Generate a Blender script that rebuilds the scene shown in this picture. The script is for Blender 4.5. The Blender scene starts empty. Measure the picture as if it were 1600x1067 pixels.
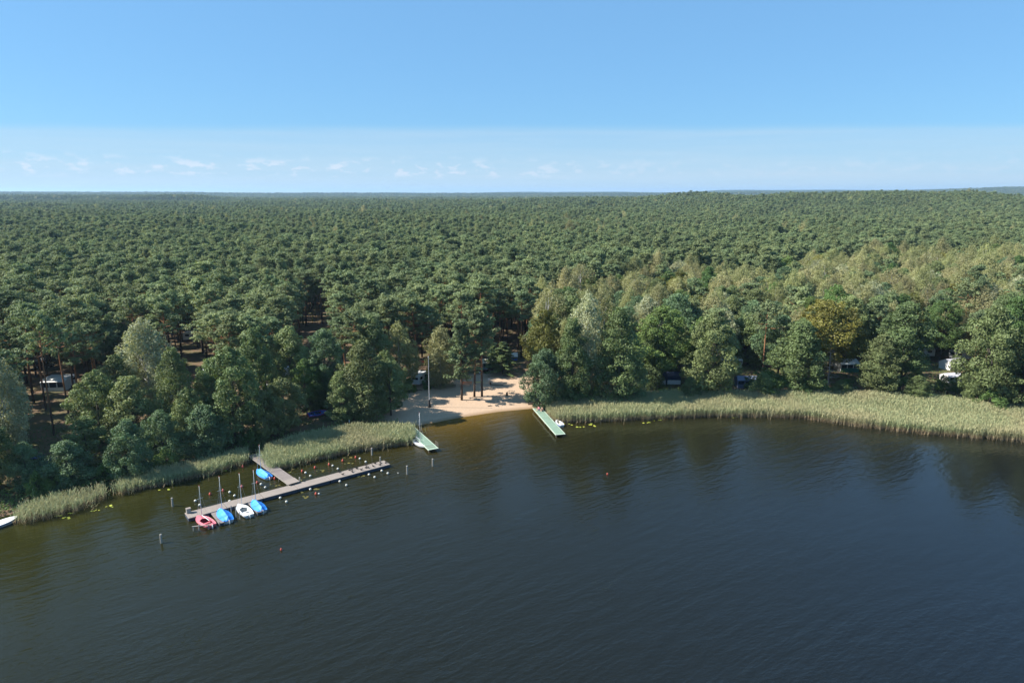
import bpy, math, random
import numpy as np
from mathutils import Vector, Matrix

# ------------------------------------------------------------------ camera, sky, sun, exposure
SC = bpy.context.scene
COL = SC.collection
CAM_H = 44.0
FPX = 1600 * 24.0 / 36.0
PITCH = math.atan2(533.5 - 301.0, FPX)
SUN_EL = math.radians(41)
SUN_AZ = math.radians(-93)          # from +Y (view direction), negative = left

cam_d = bpy.data.cameras.new('camera')
cam_d.lens = 24.0
cam_d.sensor_width = 36.0
cam_d.clip_start = 0.5
cam_d.clip_end = 90000
cam = bpy.data.objects.new('camera', cam_d)
cam.location = (0, 0, CAM_H)
cam.rotation_euler = (math.pi / 2 - PITCH, 0, 0)
COL.objects.link(cam)
SC.camera = cam

world = bpy.data.worlds.new('World')
SC.world = world
world.use_nodes = True
wt = world.node_tree
wt.nodes.clear()


def wn(kind, **kw):
    n = wt.nodes.new(kind)
    for k, v in kw.items():
        setattr(n, k, v)
    return n


def wmath(op, a, b=None, c=None, clamp=False):
    n = wn('ShaderNodeMath', operation=op, use_clamp=clamp)
    for i, v in enumerate((a, b, c)):
        if v is None:
            continue
        if isinstance(v, (int, float)):
            n.inputs[i].default_value = v
        else:
            wt.links.new(v, n.inputs[i])
    return n.outputs[0]


def wsmooth(v, a, b):
    n = wn('ShaderNodeMapRange', interpolation_type='SMOOTHSTEP')
    wt.links.new(v, n.inputs[0])
    n.inputs[1].default_value = a
    n.inputs[2].default_value = b
    return n.outputs[0]


sky = wn('ShaderNodeTexSky', sky_type='NISHITA', sun_disc=False)
sky.sun_elevation = SUN_EL
sky.sun_rotation = SUN_AZ
sky.altitude = 50
sky.air_density = 1.0
sky.dust_density = 0.25
sky.ozone_density = 2.2
tc = wn('ShaderNodeTexCoord')
sep = wn('ShaderNodeSeparateXYZ')
wt.links.new(tc.outputs['Generated'], sep.inputs[0])
zel = sep.outputs[2]


def wnoise(scale_xyz, detail, rough, loc=(0, 0, 0)):
    mp = wn('ShaderNodeMapping')
    mp.inputs['Scale'].default_value = scale_xyz
    mp.inputs['Location'].default_value = loc
    wt.links.new(tc.outputs['Generated'], mp.inputs['Vector'])
    nz = wn('ShaderNodeTexNoise')
    nz.inputs['Scale'].default_value = 1.0
    nz.inputs['Detail'].default_value = detail
    nz.inputs['Roughness'].default_value = rough
    wt.links.new(mp.outputs[0], nz.inputs['Vector'])
    return nz.outputs[0]


# thin high veil of cloud low over the horizon, its upper rim fairly sharp
edge_n = wnoise((2.2, 2.2, 14), 4, 0.5)
ysep = wmath('MAXIMUM', sep.outputs[1], 0.02)
zy = wmath('DIVIDE', zel, ysep)
edge = wmath('ADD', zy, wmath('MULTIPLY', wmath('SUBTRACT', edge_n, 0.5), 0.016))
veil = wmath('SUBTRACT', 1.0, wsmooth(edge, 0.0820, 0.0960))
streak = wnoise((3, 3, 70), 5, 0.6, (3, 1, 0))
veil = wmath('MULTIPLY', veil, wmath('ADD', 0.02, wmath('MULTIPLY', streak, 0.66)))
veil = wmath('ADD', veil, wmath('MULTIPLY', wmath('SUBTRACT', 1.0, wsmooth(zel, 0.0, 0.085)), 0.45), clamp=True)
# small fair weather cumulus in a row above the horizon
cu_n = wnoise((52, 52, 120), 5, 0.52, (1.7, 0.4, 0.35))
cu_band = wmath('MULTIPLY', wsmooth(zel, 0.016, 0.027), wmath('SUBTRACT', 1.0, wsmooth(zel, 0.034, 0.052)))
cu = wmath('MULTIPLY', wsmooth(cu_n, 0.50, 0.66), cu_band)
cu = wmath('MULTIPLY', cu, wmath('ADD', 0.25, wmath('MULTIPLY', wmath('SUBTRACT', 1.0, wsmooth(sep.outputs[0], -0.12, 0.28)), 0.75)))
mixv = wn('ShaderNodeMix', data_type='RGBA')
wt.links.new(veil, mixv.inputs[0])
gain = wn('ShaderNodeMix', data_type='RGBA', blend_type='MULTIPLY')
gain.inputs[0].default_value = 1.0
wt.links.new(sky.outputs[0], gain.inputs[6])
gain.inputs[7].default_value = (0.57, 0.88, 1.12, 1)
thin = wn('ShaderNodeMix', data_type='RGBA')
thin.inputs[0].default_value = 0.62
wt.links.new(gain.outputs[2], thin.inputs[6])
thin.inputs[7].default_value = (1.50, 3.30, 5.55, 1)
wt.links.new(thin.outputs[2], mixv.inputs[6])
mixv.inputs[7].default_value = (3.8, 4.85, 5.75, 1)
mixc = wn('ShaderNodeMix', data_type='RGBA')
wt.links.new(wmath('MULTIPLY', cu, 0.62), mixc.inputs[0])
wt.links.new(mixv.outputs[2], mixc.inputs[6])
mixc.inputs[7].default_value = (5.3, 5.7, 6.4, 1)
bg = wn('ShaderNodeBackground')
bg.inputs['Strength'].default_value = 0.070
wt.links.new(mixc.outputs[2], bg.inputs['Color'])
wo = wn('ShaderNodeOutputWorld')
wt.links.new(bg.outputs[0], wo.inputs['Surface'])

sun_d = bpy.data.lights.new('sun', 'SUN')
sun_d.energy = 5.0
sun_d.angle = math.radians(0.53)
sun_d.color = (1.0, 0.95, 0.87)
sun = bpy.data.objects.new('sun', sun_d)
sdir = Vector((math.sin(SUN_AZ) * math.cos(SUN_EL), math.cos(SUN_AZ) * math.cos(SUN_EL), math.sin(SUN_EL)))
sun.rotation_euler = sdir.to_track_quat('Z', 'Y').to_euler()
sun.location = sdir * 200
COL.objects.link(sun)

SC.view_settings.view_transform = 'Standard'
SC.view_settings.look = 'None'
SC.view_settings.exposure = 1.15
SC.view_settings.gamma = 1.0
SC.view_settings.use_curve_mapping = False
SC.render.engine = 'CYCLES'
SC.cycles.max_bounces = 5
SC.cycles.diffuse_bounces = 2
SC.cycles.glossy_bounces = 2
SC.cycles.transmission_bounces = 2
SC.cycles.transparent_max_bounces = 4
SC.cycles.volume_bounces = 0
SC.cycles.use_denoising = True
SC.cycles.caustics_reflective = False
SC.cycles.caustics_refractive = False

rng = np.random.default_rng(11)
random.seed(11)


# ------------------------------------------------------------------ helpers
def P(px, py, z=0.0):
    """photo pixel (1600 wide) -> point on the horizontal plane z"""
    a = math.atan2(py - 533.5, FPX)
    dx = (px - 800) / FPX
    c, s = math.cos(PITCH), math.sin(PITCH)
    v = (py - 533.5) / FPX
    d = (dx, c - v * s, -s - v * c)
    t = (z - CAM_H) / d[2]
    return np.array((d[0] * t, d[1] * t, z))


def proj(x, y, z):
    c, s = math.cos(PITCH), math.sin(PITCH)
    dz = z - CAM_H
    depth = y * c - dz * s
    up = y * s + dz * c
    return 800 + FPX * x / depth, 533.5 - FPX * up / depth, depth


class MB:
    """collects quads / polygons, links them as one mesh object"""

    def __init__(self):
        self.v, self.f, self.n = [], [], 0

    def add(self, V, F):
        V = np.asarray(V, float)
        self.v.append(V)
        self.f.extend([[i + self.n for i in f] for f in F])
        self.n += len(V)
        return self

    def box(self, c, s, rz=0.0, taper=1.0):
        x, y, z = s[0] / 2, s[1] / 2, s[2] / 2
        V = []
        for k in (-1, 1):
            t = taper if k == 1 else 1.0
            for a, b in ((-1, -1), (1, -1), (1, 1), (-1, 1)):
                px, py = a * x * t, b * y * t
                V.append((c[0] + px * math.cos(rz) - py * math.sin(rz), c[1] + px * math.sin(rz) + py * math.cos(rz), c[2] + k * z))
        return self.add(V, [(3, 2, 1, 0), (4, 5, 6, 7), (0, 1, 5, 4), (1, 2, 6, 5), (2, 3, 7, 6), (3, 0, 4, 7)])

    def tube(self, pts, rad, sides=6, cap=True):
        V, F = tube_arrays(pts, rad, sides)
        F = F.tolist()
        if cap:
            F.append(list(range(sides))[::-1])
            F.append([len(V) - sides + i for i in range(sides)])
        return self.add(V, F)

    def lathe(self, prof, sides=10, c=(0, 0, 0)):
        V, F = [], []
        for r, z in prof:
            for i in range(sides):
                a = 2 * math.pi * i / sides
                V.append((c[0] + r * math.cos(a), c[1] + r * math.sin(a), c[2] + z))
        for k in range(len(prof) - 1):
            for i in range(sides):
                j = (i + 1) % sides
                F.append((k * sides + i, k * sides + j, (k + 1) * sides + j, (k + 1) * sides + i))
        F.append(list(range(sides))[::-1])
        F.append([(len(prof) - 1) * sides + i for i in range(sides)])
        return self.add(V, F)

    def mesh(self, name, mat, smooth=False):
        me = bpy.data.meshes.new(name)
        me.from_pydata(np.concatenate(self.v).tolist(), [], self.f)
        me.materials.append(mat)
        if smooth:
            me.polygons.foreach_set('use_smooth', [True] * len(me.polygons))
        me.update()
        return me

    def build(self, name, mat, parent=None, smooth=False):
        return link(name, self.mesh(name, mat, smooth), parent)


def tube_arrays(pts, rad, sides):
    pts = np.asarray(pts, float)
    n = len(pts)
    rad = np.broadcast_to(np.asarray(rad, float), (n,))
    V = []
    for i in range(n):
        d = pts[min(i + 1, n - 1)] - pts[max(i - 1, 0)]
        d = d / (np.linalg.norm(d) + 1e-9)
        ref = np.array((1.0, 0, 0)) if abs(d[0]) < 0.8 else np.array((0, 1.0, 0))
        a = np.cross(d, ref)
        a /= np.linalg.norm(a)
        b = np.cross(d, a)
        th = np.arange(sides) * 2 * math.pi / sides
        V.append(pts[i] + rad[i] * (np.cos(th)[:, None] * a + np.sin(th)[:, None] * b))
    V = np.concatenate(V)
    F = []
    for k in range(n - 1):
        for i in range(sides):
            j = (i + 1) % sides
            F.append((k * sides + i, k * sides + j, (k + 1) * sides + j, (k + 1) * sides + i))
    return V, np.array(F)


def quad_mesh(name, V, mat, tint=None):
    """V (4n,3): n separate quads"""
    V = np.asarray(V, np.float32)
    n = len(V) // 4
    me = bpy.data.meshes.new(name)
    me.vertices.add(4 * n)
    me.vertices.foreach_set('co', V.ravel())
    me.loops.add(4 * n)
    me.loops.foreach_set('vertex_index', np.arange(4 * n, dtype=np.int32))
    me.polygons.add(n)
    me.polygons.foreach_set('loop_start', np.arange(0, 4 * n, 4, dtype=np.int32))
    me.polygons.foreach_set('loop_total', np.full(n, 4, dtype=np.int32)) if False else None
    me.update(calc_edges=True)
    if tint is not None:
        at = me.attributes.new('tint', 'FLOAT', 'FACE')
        at.data.foreach_set('value', np.asarray(tint, np.float32))
    me.materials.append(mat)
    return me


def grid_mesh(name, xs, ys, Z, mat, attrs=None):
    nx, ny = len(xs), len(ys)
    X, Y = np.meshgrid(xs, ys)
    V = np.stack([X, Y, Z], -1).reshape(-1, 3).astype(np.float32)
    i = np.arange(nx * ny).reshape(ny, nx)
    F = np.stack([i[:-1, :-1], i[:-1, 1:], i[1:, 1:], i[1:, :-1]], -1).reshape(-1, 4).astype(np.int32)
    me = bpy.data.meshes.new(name)
    me.vertices.add(len(V))
    me.vertices.foreach_set('co', V.ravel())
    me.loops.add(F.size)
    me.loops.foreach_set('vertex_index', F.ravel())
    me.polygons.add(len(F))
    me.polygons.foreach_set('loop_start', np.arange(0, F.size, 4, dtype=np.int32))
    me.update(calc_edges=True)
    me.polygons.foreach_set('use_smooth', np.ones(len(F), dtype=bool))
    for k, a in (attrs or {}).items():
        at = me.attributes.new(k, 'FLOAT', 'POINT')
        at.data.foreach_set('value', a.reshape(-1).astype(np.float32))
    me.materials.append(mat)
    return me


def link(name, me, parent=None):
    o = bpy.data.objects.new(name, me)
    COL.objects.link(o)
    if parent is not None:
        o.parent = parent
    return o


def empty(name, loc=(0, 0, 0), rz=0.0):
    o = bpy.data.objects.new(name, None)
    o.empty_display_size = 0.3
    o.location = loc
    o.rotation_euler = (0, 0, rz)
    COL.objects.link(o)
    return o


def tag(o, label=None, cat=None, group=None, kind=None):
    for k, v in (('label', label), ('category', cat), ('group', group), ('kind', kind)):
        if v:
            o[k] = v
    return o


def copy_tree(o, parent=None):
    c = o.copy()
    COL.objects.link(c)
    c.parent = parent
    for ch in o.children:
        copy_tree(ch, c)
    return c


ORD = ['first', 'second', 'third', 'fourth', 'fifth', 'sixth', 'seventh', 'eighth', 'ninth', 'tenth', 'eleventh', 'twelfth',
       'thirteenth', 'fourteenth', 'fifteenth', 'sixteenth', 'seventeenth', 'eighteenth', 'nineteenth', 'twentieth', 'twenty-first', 'twenty-second', 'twenty-third', 'twenty-fourth', 'twenty-fifth', 'rearmost']


# ------------------------------------------------------------------ materials
class Mat:
    def __init__(self, name):
        self.m = bpy.data.materials.new(name)
        self.m.use_nodes = True
        self.t = self.m.node_tree
        self.t.nodes.clear()
        self.out = self.n('ShaderNodeOutputMaterial')

    def n(self, kind, **kw):
        nd = self.t.nodes.new(kind)
        for k, v in kw.items():
            setattr(nd, k, v)
        return nd

    def l(self, a, b):
        self.t.links.new(a, b)

    def put(self, sock, v):
        if hasattr(v, 'is_output'):
            self.l(v, sock)
        else:
            sock.default_value = v

    def math(self, op, a, b=0.0, clamp=False):
        nd = self.n('ShaderNodeMath', operation=op, use_clamp=clamp)
        self.put(nd.inputs[0], a)
        self.put(nd.inputs[1], b)
        return nd.outputs[0]

    def mix(self, f, a, b, blend='MIX'):
        nd = self.n('ShaderNodeMix', data_type='RGBA', blend_type=blend)
        self.put(nd.inputs[0], f)
        self.put(nd.inputs[6], a if hasattr(a, 'is_output') else (*a, 1))
        self.put(nd.inputs[7], b if hasattr(b, 'is_output') else (*b, 1))
        return nd.outputs[2]

    def smooth(self, v, a, b):
        nd = self.n('ShaderNodeMapRange', interpolation_type='SMOOTHSTEP')
        self.put(nd.inputs[0], v)
        nd.inputs[1].default_value = a
        nd.inputs[2].default_value = b
        return nd.outputs[0]

    def noise(self, scale, detail=3, rough=0.5, coord='Object', stretch=None, rot=0.0):
        t = self.n('ShaderNodeTexCoord')
        v = t.outputs[coord] if coord != 'Position' else self.n('ShaderNodeNewGeometry').outputs['Position']
        if stretch or rot:
            mp = self.n('ShaderNodeMapping')
            mp.vector_type = 'TEXTURE'
            mp.inputs['Scale'].default_value = tuple(1.0 / q for q in (stretch or (1, 1, 1)))
            mp.inputs['Rotation'].default_value = (0, 0, rot)
            self.l(v, mp.inputs['Vector'])
            v = mp.outputs[0]
        nd = self.n('ShaderNodeTexNoise')
        nd.inputs['Scale'].default_value = scale
        nd.inputs['Detail'].default_value = detail
        nd.inputs['Roughness'].default_value = rough
        self.l(v, nd.inputs['Vector'])
        return nd.outputs[0]

    def attr(self, name):
        nd = self.n('ShaderNodeAttribute', attribute_name=name)
        return nd.outputs['Fac']

    def bump(self, h, strength, dist):
        nd = self.n('ShaderNodeBump')
        nd.inputs['Strength'].default_value = strength
        nd.inputs['Distance'].default_value = dist
        self.l(h, nd.inputs['Height'])
        return nd.outputs[0]

    def principled(self, col, rough=0.6, spec=0.3, metal=0.0, normal=None):
        b = self.n('ShaderNodeBsdfPrincipled')
        self.put(b.inputs['Base Color'], col if hasattr(col, 'is_output') else (*col, 1))
        self.put(b.inputs['Roughness'], rough)
        b.inputs['Specular IOR Level'].default_value = spec
        b.inputs['Metallic'].default_value = metal
        if normal is not None:
            self.l(normal, b.inputs['Normal'])
        return b.outputs[0]

    def done(self, shader):
        self.l(shader, self.out.inputs['Surface'])
        return self.m


def leaf_mat(name, col, alt, transl=0.22, rough=0.6, spec=0.25, var=0.35):
    m = Mat(name)
    tint = m.attr('tint')
    rnd = m.n('ShaderNodeObjectInfo').outputs['Random']
    base = m.mix(m.math('MULTIPLY', rnd, 0.85), col, alt)
    val = m.math('ADD', m.math('MULTIPLY', tint, var * 2), 1.0 - var)
    val = m.math('MULTIPLY', val, m.math('ADD', m.math('MULTIPLY', m.math('FRACT', m.math('MULTIPLY', rnd, 7.31)), 0.4), 0.8))
    oi = m.n('ShaderNodeObjectInfo')
    pn = m.n('ShaderNodeTexNoise')
    pn.inputs['Scale'].default_value = 0.02
    pn.inputs['Detail'].default_value = 4
    m.l(oi.outputs['Location'], pn.inputs['Vector'])
    val = m.math('MULTIPLY', val, m.math('ADD', 0.55, m.math('MULTIPLY', pn.outputs[0], 0.9)))
    hs = m.n('ShaderNodeHueSaturation')
    m.l(base, hs.inputs['Color'])
    m.l(val, hs.inputs['Value'])
    p = m.principled(hs.outputs[0], rough, spec)
    tr = m.n('ShaderNodeBsdfTranslucent')
    m.l(m.mix(1.0, hs.outputs[0], (1.25, 1.2, 0.55), 'MULTIPLY'), tr.inputs['Color'])
    mx = m.n('ShaderNodeMixShader')
    mx.inputs[0].default_value = transl
    m.l(p, mx.inputs[1])
    m.l(tr.outputs[0], mx.inputs[2])
    return m.done(mx.outputs[0])


def plain(name, col, rough=0.6, spec=0.3, var=0.12, scale=2.0, metal=0.0, bump=0.0):
    m = Mat(name)
    nz = m.noise(scale, 4, 0.6)
    c = m.mix(nz, tuple(x * (1 - var) for x in col), tuple(min(1, x * (1 + var)) for x in col))
    nrm = m.bump(nz, bump, 0.02) if bump else None
    return m.done(m.principled(c, rough, spec, metal, nrm))


def bark_mat(name, low, high, z0, z1, scale=3.0):
    m = Mat(name)
    t = m.n('ShaderNodeTexCoord')
    s = m.n('ShaderNodeSeparateXYZ')
    m.l(t.outputs['Object'], s.inputs[0])
    f = m.smooth(s.outputs[2], z0, z1)
    nz = m.noise(scale, 4, 0.65, stretch=(1, 1, 0.25))
    c = m.mix(f, low, high)
    c = m.mix(m.math('MULTIPLY', nz, 0.7), c, (0.02, 0.017, 0.014))
    return m.done(m.principled(c, 0.9, 0.1, 0, m.bump(nz, 0.5, 0.05)))


M = {}
M['pine'] = leaf_mat('pine needles', (0.142, 0.194, 0.094), (0.194, 0.222, 0.102), 0.24, 0.65, 0.15, 0.30)
M['alder'] = leaf_mat('alder leaves', (0.112, 0.156, 0.060), (0.152, 0.174, 0.070), 0.22, 0.55, 0.2, 0.40)
M['bluegreen'] = leaf_mat('grey green leaves', (0.100, 0.155, 0.078), (0.110, 0.165, 0.080), 0.22, 0.55, 0.2, 0.40)
M['birch'] = leaf_mat('birch leaves', (0.262, 0.285, 0.122), (0.335, 0.305, 0.165), 0.28, 0.6, 0.2, 0.30)
M['palebirch'] = leaf_mat('pale willow leaves', (0.29, 0.31, 0.195), (0.295, 0.30, 0.19), 0.28, 0.6, 0.2, 0.30)
M['oak'] = leaf_mat('turning leaves', (0.125, 0.132, 0.028), (0.152, 0.136, 0.030), 0.25, 0.5, 0.3, 0.42)
M['spruce'] = leaf_mat('bright spruce', (0.10, 0.135, 0.05), (0.10, 0.14, 0.05), 0.2, 0.6, 0.2, 0.4)
M['shrub'] = leaf_mat('shrub leaves', (0.085, 0.150, 0.046), (0.135, 0.185, 0.052), 0.25, 0.55, 0.2, 0.36)
M['pine_bark'] = bark_mat('pine bark', (0.10, 0.072, 0.055), (0.42, 0.20, 0.10), 3.0, 8.0)
M['grey_bark'] = bark_mat('grey bark', (0.11, 0.095, 0.08), (0.14, 0.125, 0.10), 2, 9)
M['birch_bark'] = bark_mat('birch bark', (0.45, 0.43, 0.40), (0.60, 0.58, 0.54), 1, 5, 1.4)
M['dead_bark'] = bark_mat('dead wood', (0.42, 0.36, 0.33), (0.48, 0.42, 0.39), 1, 5)
M['white'] = plain('white gelcoat', (0.68, 0.68, 0.67), 0.35, 0.5, 0.05)
M['canvas'] = plain('white canvas', (0.64, 0.63, 0.60), 0.8, 0.1, 0.10, 1.2)
M['blue_tarp'] = plain('light blue tarpaulin', (0.030, 0.25, 0.72), 0.55, 0.3, 0.12, 2.5, bump=0.3)
M['pink'] = plain('faded red gelcoat', (0.62, 0.17, 0.20), 0.45, 0.4, 0.12)
M['darkred'] = plain('dark red well', (0.20, 0.02, 0.03), 0.6, 0.2)
M['well'] = plain('grey well', (0.42, 0.42, 0.40), 0.6, 0.2, 0.2)
M['alu'] = plain('aluminium spar', (0.62, 0.62, 0.62), 0.4, 0.5, 0.05, metal=0.3)
M['deck'] = plain('pale deck boards', (0.24, 0.205, 0.18), 0.85, 0.15, 0.18, 1.1)
M['grey_deck'] = plain('weathered grey boards', (0.21, 0.18, 0.165), 0.9, 0.1, 0.25, 1.5)
M['wood'] = plain('weathered timber', (0.20, 0.175, 0.15), 0.9, 0.1, 0.3, 3)
M['post'] = plain('pale mooring post', (0.29, 0.27, 0.24), 0.85, 0.1, 0.25, 3)
M['float'] = plain('dark blue float', (0.045, 0.06, 0.09), 0.6, 0.3, 0.2)
M['green_deck'] = plain('green walkway cover', (0.185, 0.265, 0.20), 0.85, 0.1, 0.4, 1.6)
M['pale_green'] = plain('pale green edge', (0.42, 0.49, 0.39), 0.7, 0.2, 0.15)
M['buoy_white'] = plain('white buoy', (0.52, 0.51, 0.46), 0.6, 0.3, 0.15)
M['buoy_red'] = plain('orange red buoy', (0.45, 0.08, 0.05), 0.5, 0.4, 0.12)
M['glass'] = plain('dark window', (0.03, 0.035, 0.045), 0.1, 0.5, 0.05)
M['tyre'] = plain('tyre rubber', (0.02, 0.02, 0.02), 0.8, 0.2)
M['black_paint'] = plain('black car paint', (0.012, 0.013, 0.016), 0.25, 0.5, 0.05)
M['blue_paint'] = plain('dark blue car paint', (0.04, 0.07, 0.14), 0.25, 0.5, 0.05)
M['silver_paint'] = plain('silver car paint', (0.42, 0.43, 0.44), 0.3, 0.5, 0.05)
M['navy'] = plain('navy awning cloth', (0.040, 0.052, 0.095), 0.8, 0.15, 0.2)
M['slate'] = plain('blue grey awning cloth', (0.16, 0.19, 0.27), 0.8, 0.15, 0.15)
M['greyroof'] = plain('pale grey tent roof', (0.46, 0.45, 0.47), 0.75, 0.15, 0.1)
M['teal'] = plain('teal green tarpaulin', (0.02, 0.16, 0.12), 0.6, 0.3, 0.1)
M['beige'] = plain('beige cloth', (0.52, 0.47, 0.36), 0.8, 0.1, 0.1)
M['red'] = plain('bright red plastic', (0.60, 0.04, 0.04), 0.5, 0.3, 0.1)
M['orange'] = plain('orange painted bench', (0.62, 0.20, 0.07), 0.6, 0.3, 0.15)
M['yellow'] = plain('yellow plastic', (0.60, 0.46, 0.12), 0.6, 0.3, 0.1)
M['blue'] = plain('strong blue hull', (0.03, 0.10, 0.38), 0.5, 0.3, 0.1)
M['skin'] = plain('skin', (0.55, 0.33, 0.24), 0.6, 0.3, 0.06)
M['pinkcloth'] = plain('pink cloth', (0.72, 0.12, 0.33), 0.85, 0.1, 0.1)
M['whitecloth'] = plain('white cloth', (0.75, 0.74, 0.74), 0.85, 0.1, 0.06)
M['darkcloth'] = plain('dark cloth', (0.03, 0.03, 0.035), 0.85, 0.1, 0.1)
M['hair'] = plain('dark hair', (0.035, 0.025, 0.02), 0.7, 0.2)
M['bird'] = plain('dark plumage', (0.035, 0.032, 0.03), 0.7, 0.2, 0.3, 20)
M['log'] = plain('old log', (0.13, 0.09, 0.06), 0.9, 0.1, 0.3, 4)

# ------------------------------------------------------------------ shoreline and terrain
SHORE_PX = [(-300, 895), (-100, 836), (0, 808), (100, 780), (175, 760), (260, 738), (340, 718), (392, 706), (440, 700), (520, 688),
            (600, 671), (640, 666), (680, 660), (720, 652), (780, 643), (835, 638), (870, 640), (950, 637), (1050, 632), (1150, 631),
            (1250, 633), (1350, 640), (1450, 650), (1600, 664), (1800, 690), (2100, 745)]
SH = np.array([P(*p)[:2] for p in SHORE_PX])
SH = np.concatenate([[[-900, -500], [-260, 20], [-130, 66]], SH[1:], [[190, 70], [320, 20], [900, -500]]])
SH = SH[np.argsort(SH[:, 0])]


def shore_d(x, y):
    """signed distance to the waterline, positive on land"""
    x = np.asarray(x, float)
    y = np.asarray(y, float)
    best = np.full(x.shape, 1e9)
    for a, b in zip(SH[:-1], SH[1:]):
        ab = b - a
        t = np.clip(((x - a[0]) * ab[0] + (y - a[1]) * ab[1]) / (ab @ ab), 0, 1)
        best = np.minimum(best, np.hypot(x - a[0] - t * ab[0], y - a[1] - t * ab[1]))
    s = np.where(y > np.interp(x, SH[:, 0], SH[:, 1]), 1.0, -1.0)
    return best * s


def sstep(v, a, b):
    t = np.clip((v - a) / (b - a), 0, 1)
    return t * t * (3 - 2 * t)


def wav(x, y, k, ph):
    return np.sin(x * k + ph) * np.cos(y * k * 0.83 + ph * 1.7) + 0.5 * np.sin(x * k * 2.1 - y * k * 1.3 + ph * 3)


def relief(x, y):
    r = np.hypot(x, y)
    far = sstep(r, 250, 900)
    h = far * 1.6 * wav(x, y, 0.006, 0.4)
    h += 25 * np.exp(-((x - 640) / 300) ** 2 - ((y - 1150) / 260) ** 2)
    h += 12 * np.exp(-((x - 250) / 380) ** 2 - ((y - 1500) / 260) ** 2)
    h += 12 * sstep(y, 2170, 2230) * sstep(-x / np.maximum(y, 1), 0.40, 0.46) * (1 - sstep(y, 3000, 4500))
    # distant hills
    az = np.arctan2(x, y)
    hill = 20 + 42 * sstep(az, 0.10, 0.42) + 10 * np.sin(az * 9 + 1.0) * sstep(az, -0.7, 0.2) + 5 * np.sin(az * 23) + 4 * np.sin(az * 41 + 2)
    h += sstep(r, 5000, 8000) * hill + sstep(r, 5200, 5600) * 17
    return h


def gz(x, y):
    d = shore_d(x, y)
    land = 1.1 * (1 - np.exp(-np.maximum(d, 0) / 9.0)) + 1.6 * sstep(d, 20, 160)
    lake = -np.minimum(-np.minimum(d, 0) * 0.12, 4.0)
    return np.where(d > 0, land + relief(x, y), lake)


def gz1(x, y):
    return float(gz(np.array([x]), np.array([y]))[0])


def G(px, py):
    """photo pixel -> point on the terrain"""
    z = 0.5
    for _ in range(6):
        p = P(px, py, z)
        z = max(0.0, gz1(p[0], p[1]))
    return P(px, py, z)


def axis(lo, hi, step, far_lo, far_hi, g=1.12):
    mid = list(np.arange(lo, hi + 1e-6, step))
    s, v = step, hi
    up = []
    while v < far_hi:
        s = min(s * g, 900)
        v += s
        up.append(v)
    s, v = step, lo
    dn = []
    while v > far_lo:
        s = min(s * g, 900)
        v -= s
        dn.append(v)
    return np.array(dn[::-1] + mid + up)


GX = axis(-135, 165, 1.1, -16000, 16000)
GY = axis(66, 185, 1.1, -1500, 16000)
XX, YY = np.meshgrid(GX, GY)
GZ = gz(XX, YY)


def in_poly(px, py, poly):
    px = np.asarray(px, float)
    py = np.asarray(py, float)
    ins = np.zeros(px.shape, bool)
    n = len(poly)
    j = n - 1
    for i in range(n):
        xi, yi = poly[i]
        xj, yj = poly[j]
        c = ((yi > py) != (yj > py)) & (px < (xj - xi) * (py - yi) / (yj - yi + 1e-12) + xi)
        ins ^= c
        j = i
    return ins


BEACH_PX = [(585, 690), (590, 652), (618, 630), (636, 612), (655, 604), (700, 597), (745, 588), (800, 580), (822, 590), (826, 612),
            (836, 628), (850, 640), (842, 660), (700, 690)]
BEACH = [tuple(P(a, b, 0.6)[:2]) for a, b in BEACH_PX]


def poly_dist(x, y, poly):
    best = np.full(np.shape(x), 1e9)
    q = poly + [poly[0]]
    for a, b in zip(q[:-1], q[1:]):
        a, b = np.array(a), np.array(b)
        ab = b - a
        t = np.clip(((x - a[0]) * ab[0] + (y - a[1]) * ab[1]) / (ab @ ab), 0, 1)
        best = np.minimum(best, np.hypot(x - a[0] - t * ab[0], y - a[1] - t * ab[1]))
    return best


bd = np.where(in_poly(XX, YY, BEACH), -1, 1) * poly_dist(XX, YY, BEACH)
sand = 1 - sstep(bd + 0.8 * wav(XX, YY, 0.9, 1.0), -1.0, 1.8)
rr = np.hypot(XX, YY)
canopy = sstep(rr, 4800, 5600)

g = Mat('forest floor and sand')
n1 = g.noise(0.25, 5, 0.6)
n2 = g.noise(2.2, 5, 0.65)
floor = g.mix(g.smooth(n1, 0.42, 0.62), (0.170, 0.115, 0.072), (0.095, 0.098, 0.042))
floor = g.mix(g.math('MULTIPLY', n2, 0.55), floor, (0.09, 0.06, 0.04))
sandc = g.mix(n2, (0.385, 0.275, 0.185), (0.460, 0.335, 0.235))
sandc = g.mix(g.math('MULTIPLY', g.smooth(n1, 0.5, 0.75), 0.45), sandc, (0.29, 0.215, 0.155))
geo = g.n('ShaderNodeSeparateXYZ')
g.l(g.n('ShaderNodeNewGeometry').outputs['Position'], geo.inputs[0])
wet = g.math('SUBTRACT', 1.0, g.smooth(geo.outputs[2], 0.02, 0.20))
sandc = g.mix(g.math('MULTIPLY', wet, 0.65), sandc, (0.19, 0.12, 0.06))
c = g.mix(g.attr('sand'), floor, sandc)
f1 = g.noise(0.012, 8, 0.75)
c = g.mix(g.attr('canopy'), c, g.mix(f1, (0.02, 0.035, 0.022), (0.06, 0.085, 0.05)))
M['ground'] = g.done(g.principled(c, 0.95, 0.1, 0, g.bump(n2, 0.7, 0.12)))
ground = link('ground', grid_mesh('ground', GX, GY, GZ, M['ground'], {'sand': sand, 'canopy': canopy}))
tag(ground, 'sandy forest ground with the beach and brown needle litter', 'ground', kind='structure')

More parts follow.
